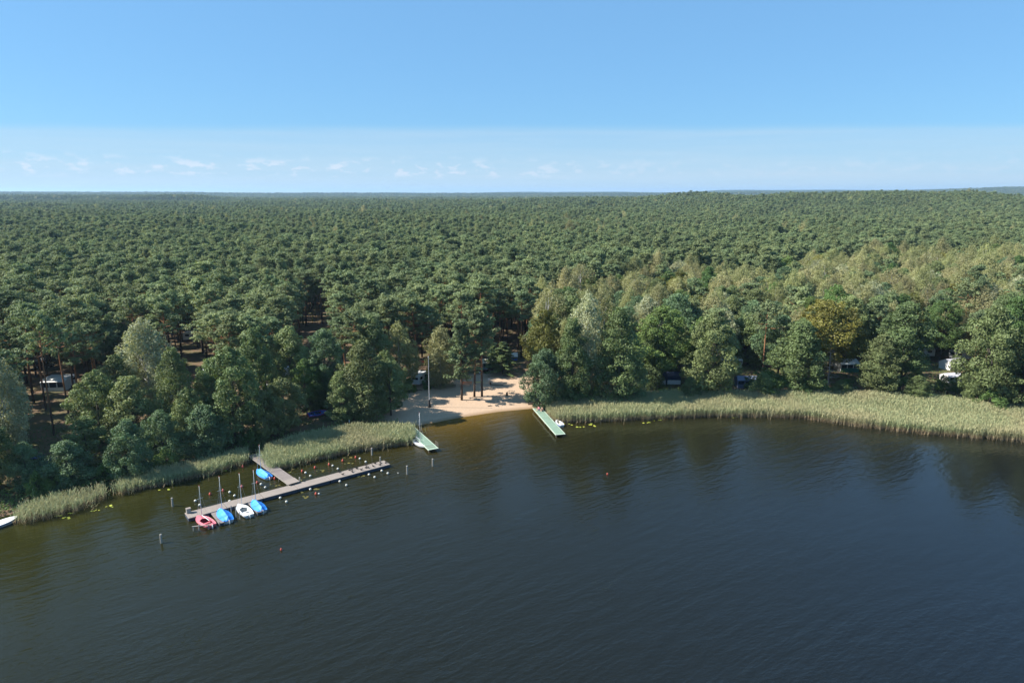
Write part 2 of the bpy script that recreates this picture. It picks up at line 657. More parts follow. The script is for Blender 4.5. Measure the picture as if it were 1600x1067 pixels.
# ------------------------------------------------------------------ lake
LX = axis(-135, 165, 1.6, -2600, 2600)
LY = axis(60, 150, 1.6, -2600, 300)
WX, WY = np.meshgrid(LX, LY)
sd = -shore_d(WX, WY)
shallow = np.exp(-np.maximum(sd, 0) / 24.0)
bc = P(745, 655)
amber = np.exp(-np.maximum(sd, 0) / 7.0) * np.exp(-((WX - bc[0]) / 13) ** 2)
west = np.exp(-((np.minimum(WX, -75) * 0 + np.maximum(WX, -75) + 75) / 42) ** 2) * np.exp(-np.maximum(sd, 0) / 60.0)
w = Mat('lake water')
deep = w.mix(w.noise(0.02, 3, 0.5), (0.0085, 0.0110, 0.0090), (0.0110, 0.0135, 0.0085))
deep = w.mix(w.attr('east'), (0.0075, 0.0075, 0.0032), (0.0055, 0.0078, 0.0110))  # bluer towards the east: sky reflection put into the base colour
wc = w.mix(w.math('MULTIPLY', w.attr('shallow'), 0.75), deep, (0.020, 0.019, 0.004))
wc = w.mix(w.math('MULTIPLY', w.attr('west'), 0.85), wc, (0.021, 0.022, 0.004))
wc = w.mix(w.attr('amber'), wc, (0.115, 0.070, 0.013))
r1 = w.noise(0.75, 3, 0.55, 'Object', (0.30, 1.0, 1), math.radians(36))
r2 = w.noise(2.4, 3, 0.6, 'Object', (0.5, 1.0, 1), math.radians(14))
gust = w.smooth(w.noise(0.028, 3, 0.5, 'Object', (0.4, 1.0, 1), math.radians(24)), 0.34, 0.66)
hgt = w.math('ADD', w.math('MULTIPLY', r1, 1.0), w.math('MULTIPLY', r2, 0.33))
hgt = w.math('MULTIPLY', hgt, w.math('ADD', 0.30, w.math('MULTIPLY', gust, 1.0)))
wb = w.n('ShaderNodeBsdfPrincipled')
w.l(wc, wb.inputs['Base Color'])
wb.inputs['Roughness'].default_value = 0.09
wb.inputs['IOR'].default_value = 1.37
wb.inputs['Specular IOR Level'].default_value = 0.5
w.l(w.bump(hgt, 1.0, 0.20), wb.inputs['Normal'])
M['water'] = w.done(wb.outputs[0])
lake = link('lake_water', grid_mesh('lake_water', LX, LY, np.zeros_like(WX), M['water'], {'shallow': shallow, 'amber': amber, 'west': west, 'east': sstep(WX - 0.25 * (WY - 60), -25, 75)}))
tag(lake, 'dark rippled lake water in the foreground', 'lake', kind='structure')


# ------------------------------------------------------------------ tree prototypes
def unit(a):
    return a / (np.linalg.norm(a, axis=-1, keepdims=True) + 1e-9)


def leaf_quads(C, N, size, r, aspect=0.62):
    n = len(C)
    N = unit(N)
    t = np.cross(N, unit(r.normal(size=(n, 3))))
    t = unit(t)
    b = np.cross(N, t)
    s = (size * (0.7 + 0.6 * r.random(n)))[:, None]
    V = np.stack([C - t * s, C - b * s * aspect, C + t * s, C + b * s * aspect], 1)
    return V.reshape(-1, 3)


def clump(center, rad, n, size, r, up=0.25, rnd=0.55, shell=0.55):
    u = unit(r.normal(size=(n, 3)))
    k = shell + (1 - shell) * np.sqrt(r.random(n))
    C = np.asarray(center) + u * np.asarray(rad) * k[:, None]
    N = u * 0.8 + r.normal(size=(n, 3)) * rnd + np.array((0, 0, up))
    return leaf_quads(C, N, size, r), C


def bent(p0, p1, r, n=5, amp=0.05, sag=0.0):
    p0, p1 = np.asarray(p0, float), np.asarray(p1, float)
    L = np.linalg.norm(p1 - p0)
    pts = [p0 + (p1 - p0) * t for t in np.linspace(0, 1, n)]
    for i in range(1, n):
        pts[i] = pts[i] + r.normal(size=3) * amp * L * (1 if i < n - 1 else 0.4) + np.array((0, 0, -sag * L * math.sin(math.pi * i / (n - 1))))
    return pts


class Proto:
    def __init__(self, trunk, crown, H, R):
        self.trunk, self.crown, self.H, self.R = trunk, crown, H, R


def make_pine(seed, H=20.0, crown_from=0.55, width=3.3, nb=26, pads=7, trunk_r=0.21, taper=0.45, per=30, size=0.19):
    r = np.random.default_rng(seed)
    mb = MB()
    lean = r.normal(size=2) * 0.35
    tp = [np.array((lean[0] * (t ** 2) + 0.12 * math.sin(6 * t + seed), lean[1] * t ** 2, H * 0.96 * t)) for t in np.linspace(0, 1, 9)]
    mb.tube(tp, [trunk_r * (1 - 0.8 * t) + 0.02 for t in np.linspace(0, 1, 9)], 7)

    def at(z):
        t = z / (H * 0.96)
        k = min(int(t * 8), 7)
        return tp[k] + (tp[k + 1] - tp[k]) * (t * 8 - k)

    V, T = [], []
    for i in range(nb):
        f = (i + r.random()) / nb
        z = H * (crown_from + (0.95 - crown_from) * f)
        a = i * 2.4 + r.normal() * 0.4
        prof = (0.55 + 0.9 * math.sin(math.pi * min(1, (f * 0.80 + 0.22)))) * (1.08 - taper * f)
        L = width * prof * (0.50 + 0.72 * r.random()) * (1 + 0.22 * math.sin(a + seed)) * 0.85
        s = at(min(z, H * 0.95))
        e = s + np.array((math.cos(a) * L, math.sin(a) * L, L * (0.10 + 0.40 * f + 0.35 * (r.random() - 0.35))))
        pts = bent(s, e, r, 4, 0.05, 0.06)
        mb.tube(pts, [0.075, 0.06, 0.04, 0.02], 4, False)
        ct = r.random()
        for j in range(pads):
            q = 0.42 + 0.58 * (j + r.random() * 0.8) / pads
            c = s + (e - s) * q + r.normal(size=3) * (0.42, 0.42, 0.26) + np.array((0, 0, 0.18))
            R = 0.42 + 0.42 * r.random()
            v, C = clump(c, (R, R, R * 0.55), per, size, r, 0.75, 0.5, 0.35)
            V.append(v)
            T.append(np.clip(0.5 * ct + 0.35 * r.random() + 0.15 * r.random(len(C)), 0, 1))
    for j in range(7):
        c = at(H * 0.95) + r.normal(size=3) * (0.65, 0.65, 0.28) + np.array((0, 0, 0.1))
        v, C = clump(c, (0.75, 0.75, 0.42), per + 8, size, r, 0.7, 0.5, 0.35)
        V.append(v)
        T.append(0.35 + 0.4 * r.random() + 0.2 * r.random(len(C)))
    # a few dead stubs below the crown
    for j in range(5):
        z = H * (crown_from - 0.05 - 0.2 * r.random())
        a = r.random() * 6.28
        s = at(z)
        mb.tube([s, s + np.array((math.cos(a), math.sin(a), -0.1)) * (0.5 + r.random())], [0.04, 0.015], 3, False)
    return Proto(mb.mesh('trunk', M['pine_bark'], True), quad_mesh('crown', np.concatenate(V), M['pine'], np.concatenate(T)), H, width)


def make_broad(seed, H, R, base, leaf, bark, nclump=44, per=170, size=0.22, shape=1.0, droop=0.0, crad=1.35, trunk_r=0.2):
    """rounded deciduous crown made of leaf clumps carried by limbs; base = height where the foliage starts"""
    r = np.random.default_rng(seed)
    mb = MB()
    top = H * 0.93
    tp = [np.array((0.25 * math.sin(3 * t + seed) * t, 0.25 * math.cos(2.3 * t + seed) * t, top * t)) for t in np.linspace(0, 1, 7)]
    mb.tube(tp, [trunk_r * (1 - 0.85 * t) + 0.015 for t in np.linspace(0, 1, 7)], 7)
    V, T = [], []
    ax = 0.85 + 0.3 * r.random(2)
    lob = r.random(3) * 6.28
    for i in range(nclump):
        f = (i + 0.5 + 0.6 * r.normal()) / nclump
        f = min(max(f, 0.01), 0.995)
        z = base + (H - base) * f
        prof = math.sin(math.pi * (0.10 + 0.90 * f ** shape)) ** 0.62
        a = i * 2.39996 + r.normal() * 0.35
        lobe = 1 + 0.24 * math.sin(3 * a + lob[0] + 4 * f) + 0.17 * math.sin(5 * a + lob[1] - 5 * f)
        cr = crad * (0.48 + 0.80 * r.random()) * (0.75 + 0.35 * prof)
        rad = max(0.0, R * prof * min(1.06, lobe * (0.60 + 0.52 * r.random() ** 0.6)) - cr * 0.5)
        c = np.array((math.cos(a) * rad * ax[0], math.sin(a) * rad * ax[1], z - cr * 0.5))
        rz = cr * (0.72 + droop * 0.9)
        v, C = clump(c, (cr, cr, rz), int(per * (cr / crad) ** 2), size, r, 0.2, 0.55, 0.62)
        if droop:
            v = v.reshape(-1, 4, 3)
            dd = np.hypot(C[:, 0] - c[0], C[:, 1] - c[1]) / cr
            v[:, :, 2] -= (droop * 0.9 * dd ** 2)[:, None]
            v = v.reshape(-1, 3)
        V.append(v)
        ct = r.random()
        T.append(np.clip(0.55 * ct + 0.2 * r.random() + 0.3 * r.random(len(C)), 0, 1))
        # small tufts that break the outline
        u = unit(r.normal(size=3) + np.array((math.cos(a), math.sin(a), 0.5)))
        v, C = clump(c + u * cr * 0.95, (cr * 0.42,) * 3, int(per * 0.2), size, r, 0.2, 0.6, 0.3)
        V.append(v)
        T.append(np.clip(0.55 * ct + 0.25 + 0.3 * r.random(len(C)), 0, 1))
        if i % 3 == 0:
            s = tp[min(6, max(1, int((z / top) * 6 * 0.72)))]
            mb.tube(bent(s, c, r, 4, 0.05), [0.085, 0.06, 0.04, 0.02], 4, False)
    return Proto(mb.mesh('trunk', bark, True), quad_mesh('crown', np.concatenate(V), leaf, np.concatenate(T)), H, R)


def make_spruce(seed, H, R, leaf, base=1.0):
    r = np.random.default_rng(seed)
    mb = MB()
    mb.tube([(0, 0, 0), (0.05, 0, H * 0.5), (0, 0, H)], [0.17, 0.1, 0.02], 6)
    V, T = [], []
    nb = 46
    for i in range(nb):
        f = (i + r.random()) / nb
        z = base + (H - base) * f
        L = R * (1.02 - f) ** 0.85 * (0.75 + 0.35 * r.random()) + 0.15
        a = i * 2.4 + r.normal() * 0.3
        e = np.array((math.cos(a) * L, math.sin(a) * L, z - L * 0.12))
        mb.tube([(0, 0, z), e], [0.05, 0.015], 3, False)
        ct = r.random()
        for q in np.linspace(0.3, 1.0, 4):
            c = np.array((0, 0, z)) * (1 - q) + e * q
            w_ = 0.28 + 0.42 * (1 - q * 0.5) * min(1, L)
            v, C = clump(c, (w_, w_, w_ * 0.45), 34, 0.17, r, 0.6, 0.5, 0.3)
            V.append(v)
            T.append(np.clip(0.5 * ct + 0.5 * r.random(len(C)), 0, 1))
    return Proto(mb.mesh('trunk', M['grey_bark'], True), quad_mesh('crown', np.concatenate(V), leaf, np.concatenate(T)), H, R)


PR = {
    'pine': [make_pine(1, 20, 0.60, 4.2, 24), make_pine(2, 21, 0.55, 3.6, 27), make_pine(3, 19, 0.54, 4.0, 26),
             make_pine(4, 20, 0.64, 4.3, 22), make_pine(5, 21, 0.50, 3.2, 30), make_pine(6, 18.5, 0.50, 3.3, 28)],
    'slimpine': [make_pine(10, 19, 0.45, 2.3, 32, 4, 0.17, 0.72), make_pine(11, 20, 0.48, 2.5, 32, 4, 0.17, 0.65), make_pine(12, 18, 0.44, 2.2, 32, 4, 0.17, 0.78), make_pine(13, 20, 0.52, 2.8, 30, 4, 0.17, 0.5)],
    'beachpine': [make_pine(7, 17, 0.24, 2.9, 36, trunk_r=0.25), make_pine(8, 19, 0.46, 3.6, 30, trunk_r=0.25), make_pine(9, 20, 0.46, 4.0, 30, trunk_r=0.25)],
    'alder': [make_broad(21, 15, 4.2, 1.2, M['alder'], M['grey_bark'], 62, 350, 0.147, 1.0),
              make_broad(22, 16, 3.9, 1.5, M['alder'], M['grey_bark'], 64, 340, 0.147, 0.80),
              make_broad(23, 14, 4.4, 2.0, M['alder'], M['grey_bark'], 60, 340, 0.154, 1.15),
              make_broad(24, 17, 3.6, 1.0, M['alder'], M['grey_bark'], 66, 320, 0.140, 0.85)],
    'highalder': [make_broad(26, 17, 4.0, 5.0, M['alder'], M['grey_bark'], 54, 350, 0.147, 0.9),
                  make_broad(27, 18, 4.4, 5.5, M['shrub'], M['grey_bark'], 56, 350, 0.147, 0.95),
                  make_broad(28, 17, 4.2, 5.0, M['bluegreen'], M['grey_bark'], 56, 350, 0.147, 0.9)],
    'bluegreen': [make_broad(31, 11, 4.3, 0.5, M['bluegreen'], M['grey_bark'], 60, 340, 0.140, 0.95),
                  make_broad(32, 10, 3.8, 0.4, M['bluegreen'], M['grey_bark'], 54, 340, 0.140, 0.9)],
    'birch': [make_broad(41, 18, 3.6, 4.5, M['birch'], M['birch_bark'], 54, 320, 0.119, 1.25, 1.1, 1.05, 0.13),
              make_broad(42, 17, 3.9, 4.0, M['birch'], M['birch_bark'], 54, 320, 0.119, 1.25, 1.2, 1.1, 0.13),
              make_broad(43, 19, 3.5, 5.5, M['birch'], M['birch_bark'], 50, 320, 0.119, 1.25, 1.0, 1.05, 0.13)],
    'lowbirch': [make_broad(47, 13, 3.2, 0.8, M['birch'], M['birch_bark'], 58, 320, 0.119, 1.1, 0.9, 1.05, 0.13)],
    'palebirch': [make_broad(45, 15, 4.3, 4.0, M['palebirch'], M['birch_bark'], 66, 380, 0.119, 1.1, 0.9, 1.2, 0.18),
                  make_broad(46, 15, 3.4, 3.0, M['palebirch'], M['birch_bark'], 60, 360, 0.119, 1.1, 1.1, 1.1, 0.15)],
    'oak': [make_broad(51, 16, 5.0, 5.0, M['oak'], M['grey_bark'], 62, 360, 0.140, 0.95),
            make_broad(52, 15, 4.2, 4.0, M['oak'], M['grey_bark'], 56, 360, 0.140, 0.9)],
    'shrub': [make_broad(61, 4.5, 2.2, 0.0, M['shrub'], M['grey_bark'], 26, 220, 0.112, 0.9, 0, 0.8, 0.07),
              make_broad(62, 5.5, 2.5, 0.0, M['shrub'], M['grey_bark'], 30, 220, 0.112, 0.85, 0, 0.85, 0.07)],
    'spruce': [make_spruce(71, 11, 3.0, M['spruce'])],
}

NAME = {'pine': 'pine_tree', 'beachpine': 'pine_tree', 'slimpine': 'pine_tree', 'alder': 'alder_tree', 'highalder': 'broadleaf_tree', 'bluegreen': 'broadleaf_tree', 'birch': 'birch_tree',
        'palebirch': 'birch_tree', 'lowbirch': 'birch_tree', 'oak': 'oak_tree', 'shrub': 'shrub', 'spruce': 'spruce_tree'}


def plant(kind, var, x, y, height, rad=None, rz=0.0, label=None, group=None, z=None):
    p = PR[kind][var % len(PR[kind])]
    s = height / p.H
    sr = s if rad is None else rad / p.R
    o = empty(NAME[kind], (x, y, (gz1(x, y) if z is None else z) - 0.05), rz)
    o.scale = (sr, sr, s)
    t = link('trunk', p.trunk, o)
    c = link('crown', p.crown, o)
    tag(o, label, 'shrub' if kind == 'shrub' else 'tree', group)
    return o


# hand placed trees: kind, variant, base pixel, top pixel row, crown width in pixels, label
HAND = [
    ('palebirch', 1, (18, 742), 548, 74, 'grey green birch at the far left picture edge above the reeds'),
    ('alder', 0, (-22, 770), 640, 80, 'dark leafy tree cut by the left picture edge near the white boat'),
    ('bluegreen', 1, (110, 757), 688, 74, 'low round green bush tree behind the leftmost reeds'),
    ('bluegreen', 0, (206, 748), 655, 72, 'small grey green tree behind the gap in the left reeds'),
    ('alder', 2, (160, 692), 580, 78, 'broad tree in front of the caravan with white roof at left'),
    ('palebirch', 0, (238, 648), 503, 86, 'large pale silvery birch standing out among dark trees at left'),
    ('alder', 1, (212, 700), 588, 84, 'dark green tree directly below the pale silvery birch'),
    ('alder', 3, (283, 690), 540, 62, 'narrow dark tree right of the pale silvery birch'),
    ('bluegreen', 1, (322, 712), 632, 74, 'low dark bush tree above the left jetty reeds'),
    ('alder', 0, (368, 690), 540, 88, 'large dark alder left of the covered gangway end'),
    ('alder', 1, (408, 660), 512, 62, 'tall alder behind the large dark alder left of the gangway'),
    ('highalder', 0, (458, 640), 508, 66, 'rounded light green tree behind the middle reed bed, left of two alike'),
    ('highalder', 2, (512, 640), 512, 62, 'rounded light green tree behind the middle reed bed, right of two alike'),
    ('alder', 2, (445, 676), 590, 66, 'small spreading tree at the back of the middle reed bed'),
    ('alder', 3, (498, 640), 556, 44, 'slim tree with pale trunk above the beached blue and red boat'),
    ('alder', 3, (570, 655), 528, 72, 'tall pointed alder left of the beach'),
    ('alder', 2, (611, 649), 562, 56, 'lower alder overhanging the left side of the beach'),
    ('alder', 1, (535, 660), 580, 50, 'medium alder between the pointed alder and the middle reeds'),
    ('lowbirch', 0, (626, 608), 503, 52, 'yellow green birch behind the left edge of the beach'),
    ('lowbirch', 0, (689, 603), 510, 56, 'drooping yellow green birch behind the flagpole on the beach'),
    ('spruce', 0, (786, 584), 534, 60, 'bright spruce at the back of the beach'),
    ('bluegreen', 0, (850, 634), 545, 76, 'round grey green tree on the right edge of the beach'),
    ('oak', 1, (850, 610), 484, 66, 'olive yellow tree behind the round tree right of the beach'),
    ('palebirch', 1, (915, 622), 463, 66, 'pale drooping birch right of the olive yellow tree'),
    ('alder', 1, (893, 634), 498, 60, 'dark alder behind the start of the right reeds'),
    ('alder', 3, (965, 632), 478, 74, 'tall alder rising from the right reed bed beside the dark tents'),
    ('highalder', 1, (1030, 604), 478, 90, 'broad dense tree above the two navy tents'),
    ('alder', 0, (1108, 620), 488, 84, 'large alder with pale trunks between navy tents and blue grey tent'),
    ('alder', 2, (1168, 570), 490, 64, 'grey brown tree above the white awning in the middle of the right shore'),
    ('alder', 1, (1245, 616), 500, 88, 'large alder left of the bare dead tree'),
    ('oak', 0, (1280, 596), 468, 122, 'big golden olive oak above the bare dead tree'),
    ('alder', 3, (1372, 620), 520, 64, 'alder with pale trunk right of the white tent with green base'),
    ('highalder', 0, (1405, 612), 470, 90, 'big spreading tree left of the grassy clearing on the right'),
    ('alder', 0, (1540, 634), 478, 92, 'big alder right of the grassy clearing near the right picture edge'),
    ('alder', 2, (1592, 642), 520, 84, 'lower alder cut by the right picture edge'),
    ('alder', 1, (1630, 640), 470, 90, 'alder beyond the right picture edge'),
    ('birch', 2, (1484, 560), 472, 52, 'drooping green birch above the grey tent on the right'),
    ('shrub', 0, (1195, 617), 576, 62, 'wide shrub right of the blue grey tent'),
    ('shrub', 1, (1265, 620), 582, 48, 'shrub at the foot of the bare dead tree'),
    ('shrub', 0, (1322, 612), 592, 30, 'small bright shrub in the shade below the white tent'),
    ('shrub', 1, (905, 634), 600, 40, 'dense shrub at the back of the right reeds next to the beach'),
    ('shrub', 0, (1545, 645), 610, 44, 'shrub behind the right reed bed at the clearing edge'),
    ('shrub', 1, (930, 634), 604, 36, 'dark shrub between two alders at the back of right reeds'),
    ('shrub', 1, (85, 764), 722, 44, 'small shrub at the waterside behind the leftmost reeds'),
    ('shrub', 0, (262, 736), 700, 40, 'shrub on the shaded bank behind the left reeds'),
    ('alder', 2, (300, 700), 606, 60, 'dark tree between the low bush tree and the narrow dark tree'),
    ('bluegreen', 0, (258, 722), 640, 60, 'dark leafy tree behind the start of the left jetty reeds'),
    ('alder', 1, (338, 680), 560, 60, 'dark tree left of the large dark alder'),
    ('alder', 0, (140, 728), 650, 62, 'dark leafy tree between the low round bush tree and the small grey green tree'),
    ('alder', 3, (190, 668), 552, 60, 'dark tree just left of the pale silvery birch'),
    ('alder', 2, (415, 690), 610, 50, 'dark tree above the shore end of the gangway'),
    ('highalder', 1, (480, 650), 560, 56, 'shaded tree between the two rounded light green trees'),
    ('alder', 3, (1015, 606), 500, 50, 'slim tree left of the two navy tents'),
    ('highalder', 2, (1215, 590), 490, 70, 'grey green tree behind the wide shrub'),
    ('shrub', 0, (1225, 620), 588, 44, 'shrub left of the shrub at the dead tree'),
    ('shrub', 1, (1090, 622), 596, 36, 'small shrub at the foot of the large alder'),
    ('shrub', 0, (1410, 624), 590, 46, 'shrub at the foot of the big spreading tree'),
    ('shrub', 1, (60, 772), 735, 36, 'waterside shrub left of the low round bush tree'),
    ('shrub', 0, (170, 752), 720, 40, 'shrub between the bush tree and the small grey green tree'),
    ('alder', 2, (602, 628), 548, 44, 'alder behind the two alders at the left side of the beach'),
    ('pine', 0, (108, 657), 478, 60, 'leaning pine right in front of the far left caravan'),
    ('pine', 3, (84, 680), 486, 66, 'thick pine trunk in front of the far left caravan, left one'),
    ('pine', 1, (72, 640), 470, 56, 'pine left of the far left caravan'),
    ('spruce', 0, (771, 579), 538, 40, 'second bright spruce left of the larger one at the back of the beach'),
    ('shrub', 1, (668, 607), 585, 18, 'small shrub beside the flagpole at the back of the beach'),
    ('shrub', 0, (640, 612), 590, 22, 'small shrub at the left back corner of the beach'),
    ('shrub', 0, (1472, 610), 586, 26, 'shrub in front of the white walled tent in the clearing'),
    ('shrub', 1, (1502, 612), 582, 28, 'shrub right of the white walled tent in the clearing'),
    ('shrub', 1, (1432, 600), 578, 26, 'shrub at the left side of the grassy clearing'),
    ('alder', 2, (1312, 624), 594, 28, 'low leafy tree right of the foot of the dead tree'),
    ('alder', 1, (1190, 624), 582, 40, 'leafy tree right of the blue grey tent'),
    ('alder', 0, (1078, 628), 588, 30, 'low leafy tree right of the navy tents'),
    ('alder', 3, (1432, 630), 586, 40, 'low alder at the left side of the grassy clearing'),
    ('alder', 2, (1522, 634), 572, 44, 'low alder at the right side of the grassy clearing'),
    ('highalder', 1, (1575, 612), 462, 90, 'tall leafy tree at the right picture edge behind two alders'),
    ('bluegreen', 0, (990, 628), 556, 46, 'grey green tree left of the navy tents'),
    ('bluegreen', 1, (45, 760), 690, 56, 'dark bush tree at the far left behind the waterside shrub'),
    ('shrub', 1, (395, 700), 668, 30, 'shrub at the shore end of the wooden gangway'),
]
TREES = []          # x, y, radius for spacing
for i, (kind, var, (bx, by), ty, wpx, label) in enumerate(HAND):
    b = G(bx, by)
    u, v, dep = proj(*b)
    # height so that the top falls on row ty
    lo, hi = 1.0, 40.0
    for _ in range(30):
        mid = (lo + hi) / 2
        if proj(b[0], b[1], b[2] + mid)[1] > ty:
            lo = mid
        else:
            hi = mid
    rad = 0.5 * wpx * dep / FPX
    plant(kind, var, b[0], b[1], lo, rad * 0.95, i * 1.7, label, 'trees along the lake shore' if kind != 'shrub' else 'shrubs along the lake shore', b[2])
    TREES.append((b[0], b[1], rad))

# the three beach pines with bare trunks
for i, (bx, by, ty, label) in enumerate([(721, 625, 498, 'nearest of the three bare trunked pines on the sand, left one'),
                                          (742, 620, 482, 'middle of the three bare trunked pines on the sand'),
                                          (753, 619, 476, 'rightmost of the three bare trunked pines on the sand')]):
    b = G(bx, by)
    lo, hi = 1.0, 40.0
    for _ in range(30):
        mid = (lo + hi) / 2
        if proj(b[0], b[1], b[2] + mid)[1] > ty:
            lo = mid
        else:
            hi = mid
    plant('beachpine', i, b[0], b[1], lo, (2.9, 3.4, 3.9)[i], i * 2.1 + 0.5, label, 'pines on the beach', b[2])
    TREES.append((b[0], b[1], 3.0))

# things the photograph shows through gaps in the trees: pixel, row of the thing's foot, half window
KEEP = [(230, 555, 40, 50), (95, 597, 24, 16), (68, 566, 24, 10), (108, 640, 14, 22), (85, 665, 12, 10), (303, 523, 14, 8), (437, 581, 14, 7), (425, 604, 12, 7), (655, 590, 12, 14),
        (1140, 560, 20, 12), (1165, 588, 14, 10), (1035, 590, 28, 10), (1322, 570, 20, 14), (1485, 568, 16, 14), (1478, 588, 14, 10),
        (1440, 550, 16, 8), (1432, 578, 10, 6), (1455, 600, 18, 8), (758, 576, 14, 8), (715, 595, 40, 10), (790, 600, 30, 20),
        (1209, 573, 10, 4), (1293, 560, 14, 40), (932, 570, 10, 14), (940, 602, 8, 5), (68, 720, 16, 8), (804, 555, 6, 8), (497, 648, 14, 8), (1333, 607, 10, 6),
        (60, 590, 12, 8), (300, 560, 10, 24), (775, 530, 16, 24), (500, 480, 14, 14), (640, 560, 6, 12)]


def blocked(x, y, h, rad, z0, low=0.25):
    """would this tree hide one of the kept windows?"""
    u0, v0, d0 = proj(x, y, z0)
    u1, v1, _ = proj(x, y, z0 + h)
    rp = rad * FPX / d0
    for (kx, ky, hw, hh) in KEEP:
        kb = P(kx, ky + hh, 1.0)
        if y < kb[1] + 1.0 and abs(u0 - kx) < rp * 0.85 + hw and v1 - 2 < ky + hh and v0 - low * (v0 - v1) > ky - hh:
            return True
    return False


# open woodland and forest: candidates on a jittered grid
def grid_points(y0, y1, step, jitter, wide=0.80, extra=55):
    ys = np.arange(y0, y1, step)
    out = []
    for k, yy in enumerate(ys):
        W = wide * yy + extra
        xs = np.arange(-W, W, step) + (step / 2 if k % 2 else 0)
        out.append(np.stack([xs + rng.uniform(-1, 1, len(xs)) * jitter * step, np.full(len(xs), yy) + rng.uniform(-1, 1, len(xs)) * jitter * step], 1))
    return np.concatenate(out)


def mixzone(x, y):
    """1 where birches and oaks stand among the pines"""
    wob = 14 * np.sin(x * 0.045) + 9 * np.sin(x * 0.11 + 1)
    edge = np.interp(x, [-20, 10, 30, 70, 140, 230, 400], [140, 195, 220, 255, 300, 320, 330])
    return (x > 6) & (y < edge + wob)


cand = np.concatenate([grid_points(100, 235, 5.4, 0.36), grid_points(235, 420, 4.8, 0.36)])
d = shore_d(cand[:, 0], cand[:, 1])
cand = cand[d > np.where(cand[:, 0] < 0, 20, 11)]
bdist = np.where(in_poly(cand[:, 0], cand[:, 1], BEACH), -1, 1) * poly_dist(cand[:, 0], cand[:, 1], BEACH)
cand = cand[bdist > 4]
cand = cand[np.argsort(np.hypot(cand[:, 0], cand[:, 1]))]
TA = np.array(TREES)
pine_n = 0
ind_pine, far_pts = [], []
birch_n = broad_n = 0
CNT = {'pine': 0, 'birch': 0, 'highalder': 0, 'oak': 0, 'palebirch': 0}
GRP = {'pine': 'pines of the forest edge', 'birch': 'birches in the mixed wood', 'palebirch': 'birches in the mixed wood',
       'highalder': 'broadleaf trees in the mixed wood', 'oak': 'oaks in the mixed wood'}


COLS = [(60, 'at the left picture edge'), (150, 'above the far left caravan'), (280, 'above the pale silvery birch'), (400, 'above the left reeds'), (500, 'above the gangway'),
        (600, 'above the middle reeds'), (680, 'above the flagpole'), (770, 'above the beach pines'), (850, 'above the right green pier'), (920, 'above the round beach tree'), (990, 'above the tall alder'),
        (1080, 'above the navy tents'), (1200, 'above the white roofed tent'), (1270, 'above the wide shrub'), (1330, 'above the golden oak'), (1430, 'above the white tent'), (1520, 'above the grassy clearing'), (9999, 'at the right picture edge')]
LAB = {}


def zone_label(kind, x, y, u, h, rad):
    col = [c for k, c in COLS if u < k][0]
    row = max(0, int((math.hypot(x, y) - 130) / 11))
    nm = {'birch': 'drooping birch', 'palebirch': 'silvery pale birch', 'highalder': 'round green broadleaf tree', 'oak': 'yellowish oak', 'pine': 'pine'}[kind]
    mean = {'pine': 18.5, 'birch': 16.5, 'palebirch': 14.5, 'highalder': 15.5, 'oak': 14.0}[kind]
    look = 'tall ' if h > mean + 1.0 else 'low ' if h < mean - 1.0 else 'broad ' if rad / h > PR[kind][0].R / PR[kind][0].H * 1.02 else 'slender ' if rad / h < PR[kind][0].R / PR[kind][0].H * 0.92 else 'middling '
    return '%s%s in the %s row %s' % (look, nm, ORD[min(row, 25)], col)


for (x, y) in cand:
    if len(TA) and np.any(np.hypot(TA[:, 0] - x, TA[:, 1] - y) < TA[:, 2] * 0.9 + 1.6):
        continue
    z0 = gz1(x, y)
    mz = bool(mixzone(np.array([x]), np.array([y]))[0])
    q = random.random()
    if mz:
        kind = 'birch' if q < 0.47 else 'highalder' if q < 0.80 else 'palebirch' if q < 0.84 else 'oak' if q < 0.87 else 'pine'
        if x > 70 and y > 190 and 0.47 <= q < 0.66:
            kind = 'birch'
        if y < 195 and q < 0.5 and random.random() < 0.45:
            kind = 'highalder'
    else:
        kind = 'pine'
        if y < 175 and x < 0 and q < 0.10:
            kind = 'highalder'
    thin = 0.10 if (y < 165 and x < -5) else 0.18 if mz else 0.12 if y < 200 else 0.0
    if random.random() < thin:
        continue
    h = {'pine': 18.5, 'birch': 16.5, 'palebirch': 14.5, 'highalder': 15.5, 'oak': 14.0}[kind] + random.gauss(0, 2.0 if mz else 1.5)
    if mz and kind == 'pine':
        h -= 2.5
    p0 = PR[kind][0]
    rad = p0.R * h / p0.H * random.uniform(0.85, 1.12) * (1.12 if mz else 1.0)
    if blocked(x, y, h, rad, z0, 0.5 if kind == 'pine' else 0.25):
        continue
    u, v, dep = proj(x, y, z0 + h * 0.8)
    inview = -40 < u < 1640
    if inview and CNT[kind] < 300:
        CNT[kind] += 1
        plant('slimpine' if kind == 'pine' and y > 225 and random.random() < 0.7 else kind, random.randrange(9), x, y, h, rad * (0.85 if kind == 'pine' and y > 225 else 1.0), random.uniform(0, 6.28), zone_label(kind, x, y, u, h, rad), GRP[kind], z0)
    else:
        far_pts.append((x, y, z0, h, kind))

# ------------------------------------------------------------------ the rest of the forest: one mass
protos = bpy.data.collections.new('forest prototypes')
order = []


